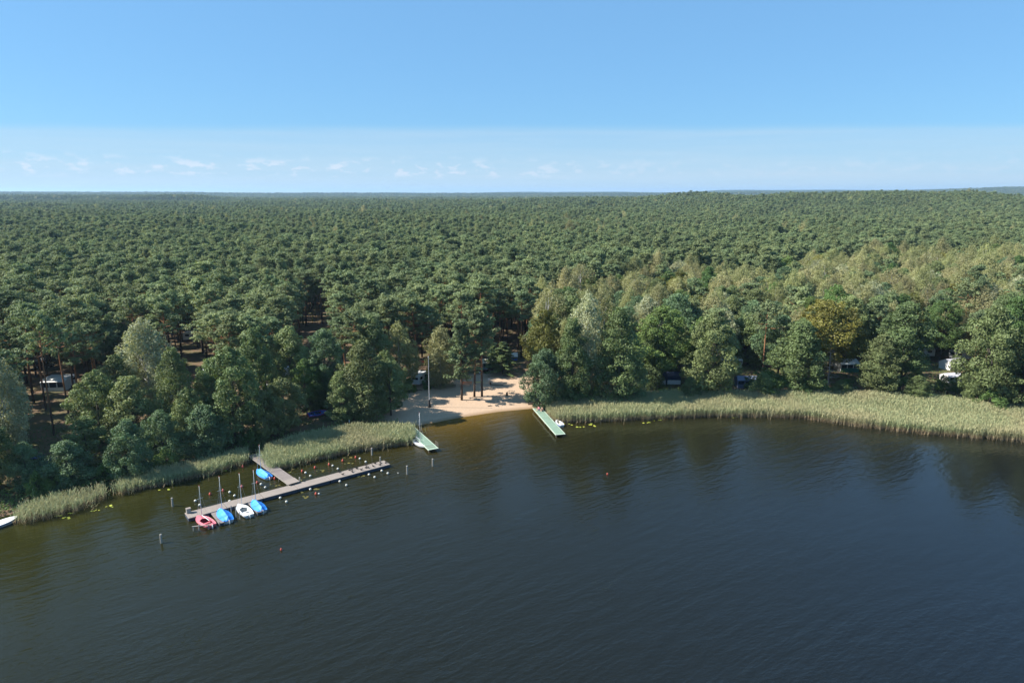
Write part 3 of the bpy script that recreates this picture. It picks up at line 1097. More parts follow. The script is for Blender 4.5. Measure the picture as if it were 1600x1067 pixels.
def make_instance_proto(kind, var):
    p = PR[kind][var]
    me = bpy.data.meshes.new('forest tree')
    import bmesh
    bm = bmesh.new()
    bm.from_mesh(p.crown)
    bm.from_mesh(p.trunk)
    nf = len(p.crown.polygons)
    for i, f in enumerate(bm.faces):
        f.material_index = 0 if i < nf else 1
    bm.to_mesh(me)
    bm.free()
    me.materials.clear()
    me.materials.append(p.crown.materials[0])
    me.materials.append(p.trunk.materials[0])
    o = bpy.data.objects.new('forest_%02d' % len(order), me)
    protos.objects.link(o)
    order.append((kind, var, p.H, p.R))


for v in range(len(PR['pine'])):
    make_instance_proto('pine', v)
for v in range(len(PR['birch'])):
    make_instance_proto('birch', v)
make_instance_proto('highalder', 0)
make_instance_proto('oak', 1)
for v in range(4):
    make_instance_proto('slimpine', v)
KIDX = {'pine': [11, 12, 13, 14, 4, 5, 1], 'birch': [6, 7, 8], 'palebirch': [6, 7, 8], 'highalder': [9], 'oak': [10]}

pts, sc, idx = [], [], []
for (x, y, z0, h, kind) in far_pts:
    k = random.choice(KIDX[kind])
    pts.append((x, y, z0 - 0.05))
    s = h / order[k][2]
    w_ = random.uniform(0.9, 1.15)
    sc.append((s * w_, s * w_, s))
    idx.append(k)
for (y0, y1, step, wid) in ((420, 950, 4.2, 1.0), (950, 2420, 5.4, 1.2), (2420, 5600, 11.5, 2.1)):
    c = grid_points(y0, y1, step, 0.38, 0.79, 60)
    u = rng.random(len(c))
    # a clearing in front of the raised wood at the left
    clear = (np.abs(c[:, 1] - 2140) < 55) & (c[:, 0] < -0.40 * c[:, 1])
    c = c[~clear]
    zz = gz(c[:, 0], c[:, 1])
    h = 18.0 + rng.normal(size=len(c)) * 1.9
    h += 10.0 * np.exp(-((c[:, 0] - 372) / 70) ** 2 - ((c[:, 1] - 1420) / 45) ** 2)
    h += 1.5 * wav(c[:, 0], c[:, 1], 0.02, 2.0) + 0.8 * wav(c[:, 0], c[:, 1], 0.055, 1.0)
    k = np.array([11, 12, 13, 14, 11, 12, 13, 4])[rng.integers(0, 8, len(c))]
    bir = rng.random(len(c)) < 0.022
    k = np.where(bir, 6, k)
    H = np.array([o[2] for o in order])[k]
    s = h / H
    w_ = rng.uniform(0.85, 1.12, len(c)) * wid
    pts.extend(np.stack([c[:, 0], c[:, 1], zz], 1).tolist())
    sc.extend(np.stack([s * w_, s * w_, s], 1).tolist())
    idx.extend(k.tolist())

pts, sc, idx = np.array(pts, np.float32), np.array(sc, np.float32), np.array(idx, np.int32)
fm = bpy.data.meshes.new('forest')
fm.vertices.add(len(pts))
fm.vertices.foreach_set('co', pts.ravel())
a = fm.attributes.new('tree_scale', 'FLOAT_VECTOR', 'POINT')
a.data.foreach_set('vector', sc.ravel())
a = fm.attributes.new('tree_kind', 'INT', 'POINT')
a.data.foreach_set('value', idx)
a = fm.attributes.new('tree_turn', 'FLOAT_VECTOR', 'POINT')
tv = np.zeros((len(pts), 3), np.float32)
tv[:, 2] = rng.random(len(pts)) * 6.28
a.data.foreach_set('vector', tv.ravel())
forest = link('forest', fm)
tag(forest, 'endless green pine forest reaching to the horizon', 'forest', kind='stuff')
ng = bpy.data.node_groups.new('forest', 'GeometryNodeTree')
ng.interface.new_socket('Geometry', in_out='INPUT', socket_type='NodeSocketGeometry')
ng.interface.new_socket('Geometry', in_out='OUTPUT', socket_type='NodeSocketGeometry')
gi, go = ng.nodes.new('NodeGroupInput'), ng.nodes.new('NodeGroupOutput')
ci = ng.nodes.new('GeometryNodeCollectionInfo')
ci.inputs['Collection'].default_value = protos
ci.inputs['Separate Children'].default_value = True
ci.inputs['Reset Children'].default_value = True
ip = ng.nodes.new('GeometryNodeInstanceOnPoints')
ip.inputs['Pick Instance'].default_value = True


def named(name, typ):
    n = ng.nodes.new('GeometryNodeInputNamedAttribute')
    n.data_type = typ
    n.inputs['Name'].default_value = name
    return [o for o in n.outputs if o.enabled and o.name == 'Attribute'][0]


ng.links.new(gi.outputs[0], ip.inputs['Points'])
ng.links.new(ci.outputs[0], ip.inputs['Instance'])
ng.links.new(named('tree_kind', 'INT'), ip.inputs['Instance Index'])
ng.links.new(named('tree_scale', 'FLOAT_VECTOR'), ip.inputs['Scale'])
er = ng.nodes.new('FunctionNodeEulerToRotation')
ng.links.new(named('tree_turn', 'FLOAT_VECTOR'), er.inputs[0])
ng.links.new(er.outputs[0], ip.inputs['Rotation'])
ng.links.new(ip.outputs[0], go.inputs[0])
md = forest.modifiers.new('forest', 'NODES')
md.node_group = ng
print('trees', CNT, 'forest instances', len(pts))

#@@OBJECTS@@
# ------------------------------------------------------------------ reed beds, undergrowth, water plants
rm = Mat('reed stems and leaves')
rt = rm.attr('tint')
rg = rm.attr('height')
rbase = rm.mix(rm.smooth(rg, 0.30, 0.72), (0.43, 0.31, 0.19), (0.270, 0.338, 0.162))
rbase = rm.mix(rm.math('MULTIPLY', rm.smooth(rg, 0.80, 1.0), 0.55), rbase, (0.37, 0.37, 0.215))
rbase = rm.mix(rm.math('MULTIPLY', rm.smooth(rt, 0.55, 1.0), 0.6), rbase, (0.41, 0.355, 0.19))
rbase = rm.mix(rm.math('MULTIPLY', rm.smooth(rm.noise(0.05, 3, 0.5), 0.45, 0.62), 0.5), rbase, (0.42, 0.345, 0.205))
rp = rm.principled(rbase, 0.75, 0.15)
rtr = rm.n('ShaderNodeBsdfTranslucent')
rm.l(rbase, rtr.inputs['Color'])
rmx = rm.n('ShaderNodeMixShader')
rmx.inputs[0].default_value = 0.22
rm.l(rp, rmx.inputs[1])
rm.l(rtr.outputs[0], rmx.inputs[2])
M['reed'] = rm.done(rmx.outputs[0])


def sample_poly(poly, n, r):
    P_ = np.array(poly)
    lo, hi = P_.min(0), P_.max(0)
    out = []
    tot = 0
    while tot < n:
        q = r.uniform(lo, hi, (n, 2))
        q = q[in_poly(q[:, 0], q[:, 1], poly)]
        out.append(q)
        tot += len(q)
    return np.concatenate(out)[:n]


def poly_area(poly):
    p = np.array(poly)
    return 0.5 * abs(np.dot(p[:, 0], np.roll(p[:, 1], 1)) - np.dot(p[:, 1], np.roll(p[:, 0], 1)))


def reed_bed(polypx, label, h0, dens, seed, straw=0.0, ragged=0.0):
    r = np.random.default_rng(seed)
    poly = [tuple(P(a, b, 0)[:2]) for a, b in polypx]
    n = int(poly_area(poly) * dens)
    q = sample_poly(poly, n, r)
    # ragged fringe
    q = q + r.normal(size=q.shape) * np.where(r.random(n) < 0.06, 1.1, 0.3)[:, None]
    patch = 0.5 + 0.16 * wav(q[:, 0], q[:, 1], 0.55, seed) + 0.05 * wav(q[:, 0], q[:, 1], 2.3, seed + 2)
    keep = r.random(n) > ragged * np.clip(1.2 - patch, 0, 1)
    q, patch = q[keep], patch[keep]
    n = len(q)
    h = h0 * (0.80 + 0.28 * r.random(n)) * (0.82 + 0.34 * patch)
    zb = np.maximum(gz(q[:, 0], q[:, 1]), -0.25)
    base = np.stack([q[:, 0], q[:, 1], zb], 1)
    a = r.random(n) * 6.28
    side = np.stack([np.cos(a), np.sin(a), np.zeros(n)], 1)
    lean = np.stack([r.normal(size=n) * 0.11 + 0.01, r.normal(size=n) * 0.11, np.ones(n)], 1) * h[:, None]
    V, T, Hh = [], [], []
    tn = np.clip(r.random(n) * 0.75 + straw * r.random(n) + 0.25 * (0.5 - patch), 0, 1)

    def q4(p0, p1, s, w0, w1, t, h0_, h1_):
        V.append(np.stack([p0 - s * w0, p0 + s * w0, p1 + s * w1, p1 - s * w1], 1))
        T.append(np.clip(t + 0.25 * r.normal(size=len(t)), 0, 1))
        Hh.append(np.stack([h0_, h0_, h1_, h1_], 1))

    o1, z1 = np.ones(n), np.zeros(n)
    q4(base, base + lean, side, 0.016, 0.009, tn, z1, o1)
    for k in range(4):
        f = 0.32 + 0.16 * k + 0.08 * r.random(n)
        aa = r.random(n) * 6.28
        out = np.stack([np.cos(aa), np.sin(aa), 0.55 + 0.5 * r.random(n)], 1) * (0.32 + 0.22 * r.random(n))[:, None]
        s2 = np.stack([-np.sin(aa), np.cos(aa), np.zeros(n)], 1)
        p0 = base + lean * f[:, None]
        q4(p0, p0 + out, s2, 0.026, 0.006, np.clip(tn + 0.15 * r.random(n), 0, 1), f, np.minimum(1, f + 0.12))
    top = base + lean
    pl = np.stack([0.08 * r.normal(size=n), 0.08 * r.normal(size=n), 0.20 + 0.1 * r.random(n)], 1)
    q4(top - lean * 0.03, top + pl, side, 0.04, 0.02, np.clip(tn + 0.3, 0, 1), o1, o1)
    V = np.concatenate(V).reshape(-1, 3)
    me = quad_mesh('reed_bed', V, M['reed'], np.concatenate(T))
    at = me.attributes.new('height', 'FLOAT', 'POINT')
    at.data.foreach_set('value', np.concatenate(Hh).reshape(-1).astype(np.float32))
    o = link('reed_bed', me)
    tag(o, label, 'reeds', kind='stuff')
    return o


reed_bed([(22, 822), (60, 815), (130, 797), (170, 778), (166, 769), (100, 785), (35, 803)],
         'ragged straw coloured reeds at the left picture edge', 1.9, 60, 1, 0.7, 0.75)
reed_bed([(184, 776), (210, 768), (250, 760), (330, 742), (386, 724), (386, 710), (330, 724), (250, 744), (186, 762)],
         'narrow band of reeds left of the wooden gangway', 1.7, 66, 2, 0.05, 0.45)
reed_bed([(408, 722), (425, 738), (470, 726), (550, 708), (645, 694), (648, 682), (640, 672), (560, 676), (480, 690), (420, 706)],
         'dense green reed bed between the gangway and the left green pier', 1.8, 64, 3, 0.0, 0.2)
reed_bed([(855, 648), (868, 661), (940, 659), (1100, 652), (1180, 652), (1250, 654), (1340, 667), (1450, 679), (1600, 691), (1720, 706), (1720, 668),
          (1600, 652), (1520, 643), (1450, 634), (1350, 628), (1250, 625), (1150, 625), (1050, 626), (950, 632), (870, 640)],
         'long pale reed bed lining the whole right shore', 2.1, 54, 4, 0.22, 0.12)


def undergrowth(name, polypx, label, dens, hmax, mat, seed, size=0.16):
    r = np.random.default_rng(seed)
    poly = [tuple(P(a, b, 0.6)[:2]) for a, b in polypx]
    n = int(poly_area(poly) * dens)
    q = sample_poly(poly, n, r)
    hump = np.clip(0.55 + 0.42 * wav(q[:, 0], q[:, 1], 0.8, seed), 0.1, 1.4)
    z = gz(q[:, 0], q[:, 1]) + hump * hmax * r.random(n) ** 0.6
    C = np.stack([q[:, 0], q[:, 1], z], 1)
    N = r.normal(size=(n, 3)) * 0.6 + np.array((0, 0, 0.9))
    me = quad_mesh(name, leaf_quads(C, N, size, r), mat, np.clip(0.25 + 0.4 * hump * r.random(n) + 0.3 * r.random(n), 0, 1))
    o = link(name, me)
    tag(o, label, 'undergrowth', kind='stuff')


M['grass'] = leaf_mat('tall grass', (0.13, 0.19, 0.045), (0.13, 0.19, 0.045), 0.25, 0.6, 0.2, 0.3)
M['drygrass'] = leaf_mat('dry grass', (0.21, 0.20, 0.075), (0.21, 0.20, 0.075), 0.2, 0.7, 0.15, 0.3)
undergrowth('undergrowth', [(-40, 812), (0, 800), (100, 776), (180, 756), (260, 734), (340, 714), (392, 703), (385, 690), (300, 706), (180, 730), (60, 752), (-40, 780)],
            'dark leafy undergrowth on the shaded bank behind the left reeds', 22, 1.3, M['shrub'], 5)
undergrowth('undergrowth', [(405, 706), (480, 690), (560, 677), (625, 668), (622, 655), (540, 662), (470, 674), (400, 692)],
            'low green undergrowth behind the middle reed bed', 22, 1.1, M['shrub'], 6)
undergrowth('undergrowth', [(860, 640), (950, 630), (1050, 623), (1150, 622), (1250, 622), (1350, 626), (1450, 632), (1600, 650), (1660, 660), (1660, 645), (1550, 634),
                            (1450, 618), (1350, 615), (1250, 614), (1150, 614), (1050, 611), (950, 618), (870, 630)],
            'bright green grass and herbs behind the right reed bed', 26, 1.6, M['grass'], 7)
undergrowth('undergrowth', [(960, 612), (1100, 606), (1300, 604), (1420, 606), (1560, 622), (1600, 600), (1500, 570), (1300, 570), (1100, 575), (960, 585)],
            'sparse low herbs under the trees of the right camp site', 7, 0.5, M['shrub'], 9, 0.14)
undergrowth('undergrowth', [(-30, 770), (60, 745), (200, 715), (400, 680), (560, 650), (540, 610), (400, 620), (200, 650), (-30, 690)],
            'sparse low herbs under the trees of the left camp site', 6, 0.5, M['shrub'], 10, 0.14)
undergrowth('undergrowth', [(1435, 618), (1500, 622), (1500, 604), (1440, 596)], 'dry grass of the clearing on the right', 10, 0.35, M['drygrass'], 8, 0.13)

pm = Mat('lily leaves')
pc = pm.mix(pm.attr('tint'), (0.26, 0.30, 0.045), (0.42, 0.42, 0.06))
M['lily'] = pm.done(pm.principled(pc, 0.55, 0.3))
wm_ = Mat('water weed')
wc_ = wm_.mix(wm_.attr('tint'), (0.075, 0.075, 0.018), (0.17, 0.13, 0.028))
M['weed'] = wm_.done(wm_.principled(wc_, 0.6, 0.3))


def pads(name, label, spots, mat, dens, rmin, rmax, z0, seed):
    r = np.random.default_rng(seed)
    V, F, T = [], [], []
    for (px, py, rx, ry) in spots:
        c = P(px, py)
        sx = rx * c[1] / FPX
        sy = abs(P(px, py - ry)[1] - c[1])
        n = max(4, int(dens * sx * sy))
        for k in range(n):
            a, q = r.random() * 6.28, math.sqrt(r.random())
            # strings of leaves rather than an even disc
            x = c[0] + sx * q * math.cos(a) + 0.4 * math.sin(a * 5)
            y = c[1] + sy * q * math.sin(a) * 0.8
            R = r.uniform(rmin, rmax)
            b = len(V)
            tilt = r.normal(size=2) * 0.05
            t0 = r.random() * 6.28
            V.append((x, y, z0))
            for i in range(8):
                th = t0 + 0.3 + (6.28 - 0.6) * i / 7
                V.append((x + R * math.cos(th), y + R * math.sin(th), z0 + k % 7 * 0.003 + max(0, tilt[0] * math.cos(th) + tilt[1] * math.sin(th)) * R))
            for i in range(7):
                F.append((b, b + 1 + i, b + 2 + i))
                T.append(((k * 37) % 100) / 100)
    me = bpy.data.meshes.new(name)
    me.from_pydata(V, [], F)
    at = me.attributes.new('tint', 'FLOAT', 'FACE')
    at.data.foreach_set('value', np.array(T, np.float32))
    me.materials.append(mat)
    tag(link(name, me), label, 'water plants', kind='stuff')


pads('lily_pads', 'yellow green lily pads floating off the right reed bed',
     [(888, 663, 9, 2), (905, 667, 6, 1.5), (921, 664, 13, 3), (1003, 653, 12, 1.5), (1012, 660, 8, 2), (1024, 656, 13, 2), (1035, 653, 6, 2), (1150, 652, 8, 1)], M['lily'], 4.0, 0.14, 0.30, 0.012, 1)
pads('lily_pads', 'few yellow lily pads off the leftmost reeds',
     [(90, 806, 5, 1.5), (104, 809, 4, 1.5), (111, 802, 3, 1), (149, 797, 8, 2), (170, 791, 6, 2), (258, 765, 6, 1.5), (350, 735, 5, 1)], M['lily'], 4.5, 0.12, 0.24, 0.012, 2)
pads('water_weed', 'brownish water plants in the basin between gangway and long walkway',
     [(455, 722, 14, 4), (470, 715, 18, 4), (490, 720, 20, 4), (510, 716, 16, 3), (460, 734, 12, 5), (500, 736, 16, 4), (540, 714, 12, 2), (550, 724, 10, 2), (428, 758, 8, 4), (470, 748, 6, 5),
      (470, 768, 16, 2), (480, 776, 14, 3), (495, 764, 8, 2), (564, 744, 4, 1), (560, 708, 6, 1), (445, 745, 6, 3)], M['weed'], 3.0, 0.12, 0.28, 0.008, 3)


# ------------------------------------------------------------------ jetties
def seg_axes(a, b):
    d = (b - a)[:2]
    L = float(np.hypot(*d))
    return L, math.atan2(d[1], d[0])


def planked(name, L, W, th, mat, parent, z, pitch=0.16, gap=0.012, x0=0.0):
    """deck of separate cross boards, joined (each board far below ten pixels)"""
    mb = MB()
    n = int(L / pitch)
    for i in range(n):
        j = random.uniform(-0.015, 0.015)
        mb.box((x0 + (i + 0.5) * L / n, j, z - th / 2 + random.uniform(-0.004, 0.004)), (L / n - gap, W, th))
    return mb.build(name, mat, parent)


A, B = P(291, 806, 0.45), P(605, 722.5, 0.45)
LW, RW = seg_axes(A, B)
walk = empty('floating_walkway', (A[0], A[1], 0), RW)
tag(walk, 'long pale floating walkway with blue dinghies moored to it', 'jetty')
NSEC = 6
for i in range(NSEC):
    s = planked('deck_section', LW / NSEC - 0.06, 2.0, 0.08, M['deck'], walk, 0.50, 0.30, 0.012, i * LW / NSEC + 0.03)
    MB().box(((i + 0.5) * LW / NSEC, 0, 0.20), (LW / NSEC - 0.12, 1.86, 0.42)).build('float', M['float'], s)
    e = MB()
    for sy in (-1, 1):
        e.box(((i + 0.5) * LW / NSEC, sy * 1.03, 0.46), (LW / NSEC - 0.08, 0.06, 0.10))
    e.build('edge_beam', M['deck'], s)
A2, B2 = P(396, 711, 0.55), P(459, 756, 0.50)
LG, RG = seg_axes(A2, B2)
gang = empty('gangway', (A2[0], A2[1], 0), RG)
tag(gang, 'weathered wooden gangway joining the shore to the floating walkway', 'jetty')
planked('deck', LG, 1.7, 0.05, M['grey_deck'], gang, 0.72, 0.2, 0.02)
for sy in (-1, 1):
    MB().box((LG / 2, sy * 0.80, 0.58), (LG, 0.12, 0.16)).build('beam', M['post'], gang)
for i in range(6):
    for sy in (-1, 1):
        MB().tube([(0.8 + i * (LG - 1.6) / 5, sy * 0.78, -1.2), (0.8 + i * (LG - 1.6) / 5, sy * 0.78, 0.66)], 0.08, 7).build('post', M['wood'], gang)
MB().box((LG - 0.7, 0, 0.765), (1.9, 1.75, 0.03)).build('ramp_plate', M['deck'], gang)


def walk_pt(t, off, z=0.5):
    c, s = math.cos(RW), math.sin(RW)
    return (A[0] + c * LW * t - s * off, A[1] + s * LW * t + c * off, z)


def finger(a, label):
    p0 = P(*a, 0.4)
    # project on the walkway axis, start at its lake side edge
    c, s = math.cos(RW), math.sin(RW)
    t = (p0[0] - A[0]) * c + (p0[1] - A[1]) * s
    o = empty('finger_jetty', (A[0] + c * t + s * 1.06, A[1] + s * t - c * 1.06, 0), RW - math.pi / 2)
    planked('deck', 4.0, 0.75, 0.05, M['grey_deck'], o, 0.42, 0.2, 0.012)
    for sy in (-1, 1):
        MB().box((2.0, sy * 0.34, 0.34), (4.0, 0.06, 0.10)).build('beam', M['post'], o)
    MB().box((3.4, 0, 0.12), (0.9, 0.66, 0.30)).build('float', M['float'], o)
    for sy in (-1, 1):
        MB().tube([(3.9, sy * 0.30, -1.0), (3.9, sy * 0.30, 0.62)], 0.06, 7).build('post', M['post'], o)
    tag(o, label, 'jetty', 'short finger jetties')


finger((333, 799), 'short finger jetty between the pink dinghy and the left blue covered dinghy')
finger((391, 784), 'short finger jetty between the white dinghy and the right blue covered dinghy')


def green_pier(a, b, W, label, rail):
    p0, p1 = P(*a, 0.55), P(*b, 0.55)
    L, R = seg_axes(p0, p1)
    o = empty('green_pier', (p0[0], p0[1], 0), R)
    tag(o, label, 'pier', 'green piers beside the beach')
    n = 5
    for i in range(n):
        MB().box(((i + 0.5) * L / n, random.uniform(-0.02, 0.02), 0.55), (L / n - 0.04, W - 0.22, 0.06)).build('deck_panel', M['green_deck'], o)
    for sy in (-1, 1):
        MB().box((L / 2, sy * (W / 2 - 0.06), 0.53), (L, 0.10, 0.14)).build('edge_beam', M['pale_green'], o)
    MB().box((L - 0.14, 0, 0.591), (0.22, W - 0.26, 0.02)).build('end_board', M['pale_green'], o)
    for i in range(5):
        for sy in (-1, 1):
            MB().tube([(0.6 + i * (L - 1.0) / 4, sy * (W / 2 - 0.2), -1.4), (0.6 + i * (L - 1.0) / 4, sy * (W / 2 - 0.2), 0.48)], 0.08, 7).build('post', M['wood'], o)
    if rail:
        for k in range(2):
            MB().box((L - 1.0 - 0.85 * k, -0.1, 0.60), (0.16, W * 0.75, 0.04)).build('cross_board', M['wood'], o)
        r_ = empty('ladder', (0, 0, 0))
        r_.parent = o
        for sx in (L - 1.5, L - 0.3):
            MB().tube([(sx, W / 2, 0.4), (sx, W / 2, 1.45)], 0.035, 6).build('upright', M['wood'], r_)
        for zz in (1.02, 1.42):
            MB().tube([(L - 1.5, W / 2, zz), (L - 0.3, W / 2, zz)], 0.03, 6).build('rung', M['wood'], r_)
    return o, L, R


pierL, LPL, RPL = green_pier((641, 669), (677.5, 702), 1.9, 'green pier left of the beach with a small railing at its end', True)
pierR, LPR, RPR = green_pier((839, 637.5), (876, 679), 1.9, 'green pier right of the beach beside the reeds', False)


# ------------------------------------------------------------------ boats
def boat_stations(L, Bm, n=13, stern=0.72, full=2.3):
    out = []
    for i in range(n):
        t = i / (n - 1)
        if t < 0.42:
            wd = Bm / 2 * (stern + (1 - stern) * math.sin(t / 0.42 * math.pi / 2))
        else:
            wd = Bm / 2 * (1 - ((t - 0.42) / 0.58) ** full)
        sheer = 0.46 + 0.16 * t * t + 0.04 * (1 - t) ** 2
        keel = -0.12 + 0.34 * max(0, (t - 0.72) / 0.28) ** 2
        out.append((L * (t - 0.5), max(wd, 0.015), sheer, keel))
    return out


def boat(name, loc, rz, label, cat='boat', L=4.6, Bm=1.75, hull='white', deckm='white', wellm='well', mast=0.0, mast_t=0.66, cover=None, rudder=True,
         well=(0.14, 0.60), group=None, band=None, boom=True, full=2.3):
    o = empty(name, loc, rz)
    o.scale = (0.92, 0.92, 0.92)
    tag(o, label, cat, group)
    st = boat_stations(L, Bm, full=full)
    n = len(st)
    sec = []
    for (x, w_, sh, k) in st:
        m = (sh + k) / 2
        sec.append([(x, w_, sh), (x, w_ * 0.97, m + 0.06), (x, w_ * 0.72, k + 0.12), (x, 0.0, k), (x, -w_ * 0.72, k + 0.12), (x, -w_ * 0.97, m + 0.06), (x, -w_, sh)])
    mb = MB()
    V = [p for s in sec for p in s]
    F = []
    for i in range(n - 1):
        for j in range(6):
            F.append((i * 7 + j, i * 7 + j + 1, (i + 1) * 7 + j + 1, (i + 1) * 7 + j))
    F.append([0, 6, 5, 4, 3, 2, 1])
    mb.add(V, F)
    mb.build('hull', M[hull], o, True)
    if band:
        bb = MB()
        for sy in (-1, 1):
            V = [(x, sy * (w_ * 0.99 + 0.012), sh - 0.05 if q == 0 else sh - 0.24) for (x, w_, sh, k) in st for q in (0, 1)]
            bb.add(V, [(2 * i, 2 * i + 1, 2 * i + 3, 2 * i + 2) for i in range(n - 1)])
        bb.build('hull_band', M[band], o)
    # deck ring and well
    dk, wl, rub = MB(), MB(), MB()
    for sy in (-1, 1):
        V, F = [], []
        for i, (x, w_, sh, k) in enumerate(st):
            t = i / (n - 1)
            inside = well[0] <= t <= well[1]
            c = (w_ * 0.62 if inside else 0.0)
            V += [(x, sy * w_, sh), (x, sy * c, sh + 0.035 * (1 if not inside else 0.6))]
        for i in range(n - 1):
            F.append((2 * i, 2 * i + 1, 2 * i + 3, 2 * i + 2))
        dk.add(V, F)
        rub.tube([(x, sy * (w_ + 0.01), sh) for (x, w_, sh, k) in st], 0.03, 5)
    dk.build('deck', M[deckm], o)
    rub.build('rubbing_strake', M[hull if hull != 'blue' else 'white'], o)
    ins = [(i, s) for i, s in enumerate(st) if well[0] <= i / (n - 1) <= well[1]]
    V, F = [], []
    for (i, (x, w_, sh, k)) in ins:
        c = w_ * 0.62
        V += [(x, c, sh + 0.02), (x, c * 0.9, 0.10), (x, -c * 0.9, 0.10), (x, -c, sh + 0.02)]
    for i in range(len(ins) - 1):
        for j in range(3):
            F.append((i * 4 + j, i * 4 + j + 1, i * 4 + j + 5, i * 4 + j + 4))
    F += [(0, 1, 2, 3), tuple(len(V) - 4 + q for q in (3, 2, 1, 0))]
    wl.add(V, F)
    wl.build('cockpit', M[wellm], o)
    xm = st[min(n - 1, int((well[0] + well[1]) / 2 * (n - 1)))]
    MB().box((xm[0], 0, 0.34), (0.24, xm[1] * 1.2, 0.05)).build('thwart', M[deckm], o)
    xs = -L / 2
    if rudder:
        rd = MB().box((xs - 0.16, 0, 0.22), (0.26, 0.07, 0.75))
        rd.build('rudder', M['white'], o)
        MB().tube([(xs - 0.15, 0, 0.62), (xs + 0.9, 0.06, 0.66)], 0.025, 5).build('tiller', M['wood'], o)
    if mast:
        x = L * (mast_t - 0.5)
        z0 = 0.5
        m_ = MB().tube([(x, 0, z0), (x - 0.02, 0, z0 + mast * 0.5), (x - 0.10, 0, z0 + mast)], [0.045, 0.04, 0.025], 7).build('mast', M['alu'], o, True)
        MB().box((x - 0.1, 0, z0 + mast + 0.04), (0.22, 0.05, 0.06)).build('masthead', M['darkred'], m_)
        sp = MB()
        sp.tube([(x, -0.45, z0 + mast * 0.62), (x, 0.45, z0 + mast * 0.62)], 0.018, 4)
        sp.build('spreader', M['alu'], m_)
        for (ex, ey, ez) in ((L * 0.48, 0, 0.62), (x - 0.25, Bm * 0.48, 0.5), (x - 0.25, -Bm * 0.48, 0.5)):
            MB().tube([(ex, ey, ez), (x - 0.05, 0, z0 + mast * 0.86)], 0.009, 3).build('stay', M['alu'], m_)
        if boom and not cover:
            MB().tube([(x, 0, 1.15), (-L * 0.42, 0.12, 1.12)], 0.045, 6).build('boom', M['alu'], o)
    if cover:
        cv = MB()
        V, F = [], []
        N = n
        for i, (x, w_, sh, k) in enumerate(st):
            t = i / (n - 1)
            rdg = np.interp(t, [0, 0.08, 0.30, mast_t, 0.86, 1.0], [0.62, 0.98, 1.10, 1.22, 0.80, 0.66])
            sag = 0.05 + 0.03 * math.sin(i * 2.1)
            ww = w_ + 0.05
            row = [(x, ww, sh - 0.12), (x, ww, sh + 0.03), (x, ww * 0.52, sh + (rdg - sh) * 0.5 - sag), (x, 0, rdg),
                   (x, -ww * 0.52, sh + (rdg - sh) * 0.5 - sag), (x, -ww, sh + 0.03), (x, -ww, sh - 0.12)]
            V += row
        for i in range(N - 1):
            for j in range(6):
                F.append((i * 7 + j, (i + 1) * 7 + j, (i + 1) * 7 + j + 1, i * 7 + j + 1))
        F.append((0, 1, 2, 3, 4, 5, 6))
        cv.add(V, F)
        cv.build('cover', M[cover], o)
    return o


def heading(tail_px, bow_px, z=0.3):
    a, b = P(*tail_px, z), P(*bow_px, z)
    return (a + b) / 2, math.atan2(b[1] - a[1], b[0] - a[0])


# lake side of the walkway, bows towards it
BOW = RW + math.pi / 2


def moored(px, py, **kw):
    p = P(px, py, 0.4)
    return boat(loc=(p[0], p[1], 0), **kw)


moored(319.5, 813.5, name='sailing_dinghy', rz=BOW + 0.22, label='faded pink open sailing dinghy at the left end of the walkway', L=4.3, Bm=1.9, hull='pink', deckm='pink', wellm='darkred', mast=5.3, group='dinghies moored at the walkway', full=2.8)
moored(350, 804.5, name='sailing_dinghy', rz=BOW + 0.02, label='sailing dinghy under light blue cover, right of the pink dinghy', L=4.7, Bm=1.85, mast=5.9, cover='blue_tarp', group='dinghies moored at the walkway')
moored(381, 796.5, name='sailing_dinghy', rz=BOW + 0.05, label='uncovered white sailing dinghy between two finger berths', L=4.6, Bm=1.85, mast=5.7, group='dinghies moored at the walkway', well=(0.2, 0.6), full=2.6, boom=False)
moored(402.5, 790, name='sailing_dinghy', rz=BOW + 0.02, label='sailing dinghy under light blue cover, right of the white dinghy', L=4.5, Bm=1.75, mast=5.6, cover='blue_tarp', group='dinghies moored at the walkway')
moored(411, 740, name='sailing_dinghy', rz=RG + math.pi + 0.05, label='blue covered dinghy lying along the wooden gangway', L=4.5, Bm=1.75, mast=5.0, cover='blue_tarp', group='dinghies moored at the walkway')
c_, h_ = heading((664, 699), (646, 686))
boat('sailing_dinghy', (c_[0], c_[1], 0), h_ + math.pi, 'white sailing dinghy with tall mast beside the left green pier', L=5.0, Bm=1.8, mast=6.2, well=(0.2, 0.5), mast_t=0.62)
c_, h_ = heading((879, 666), (868.5, 657))
boat('rowing_boat', (c_[0], c_[1], 0), h_, 'small white rowing boat with blue hull beside the right green pier', L=3.2, Bm=1.35, hull='white', wellm='beige', rudder=False, well=(0.1, 0.8), band='blue')
c_, h_ = heading((-16, 824), (18, 812))
boat('motor_boat', (c_[0], c_[1], 0), h_, 'white boat with grey screen cut by the left picture edge', L=4.6, Bm=1.9, hull='white', rudder=False, well=(0.1, 0.45), band='slate', full=3.0)
c_ = G(497, 650)
o = boat('rowing_boat', (c_[0], c_[1], c_[2] + 0.30), 0.62, 'dark blue boat with red bottom beached under the trees behind the middle reeds', L=4.4, Bm=1.6, hull='red', band='blue', deckm='blue', wellm='navy', rudder=False)
o.rotation_euler = (0.35, 0, 0.62)


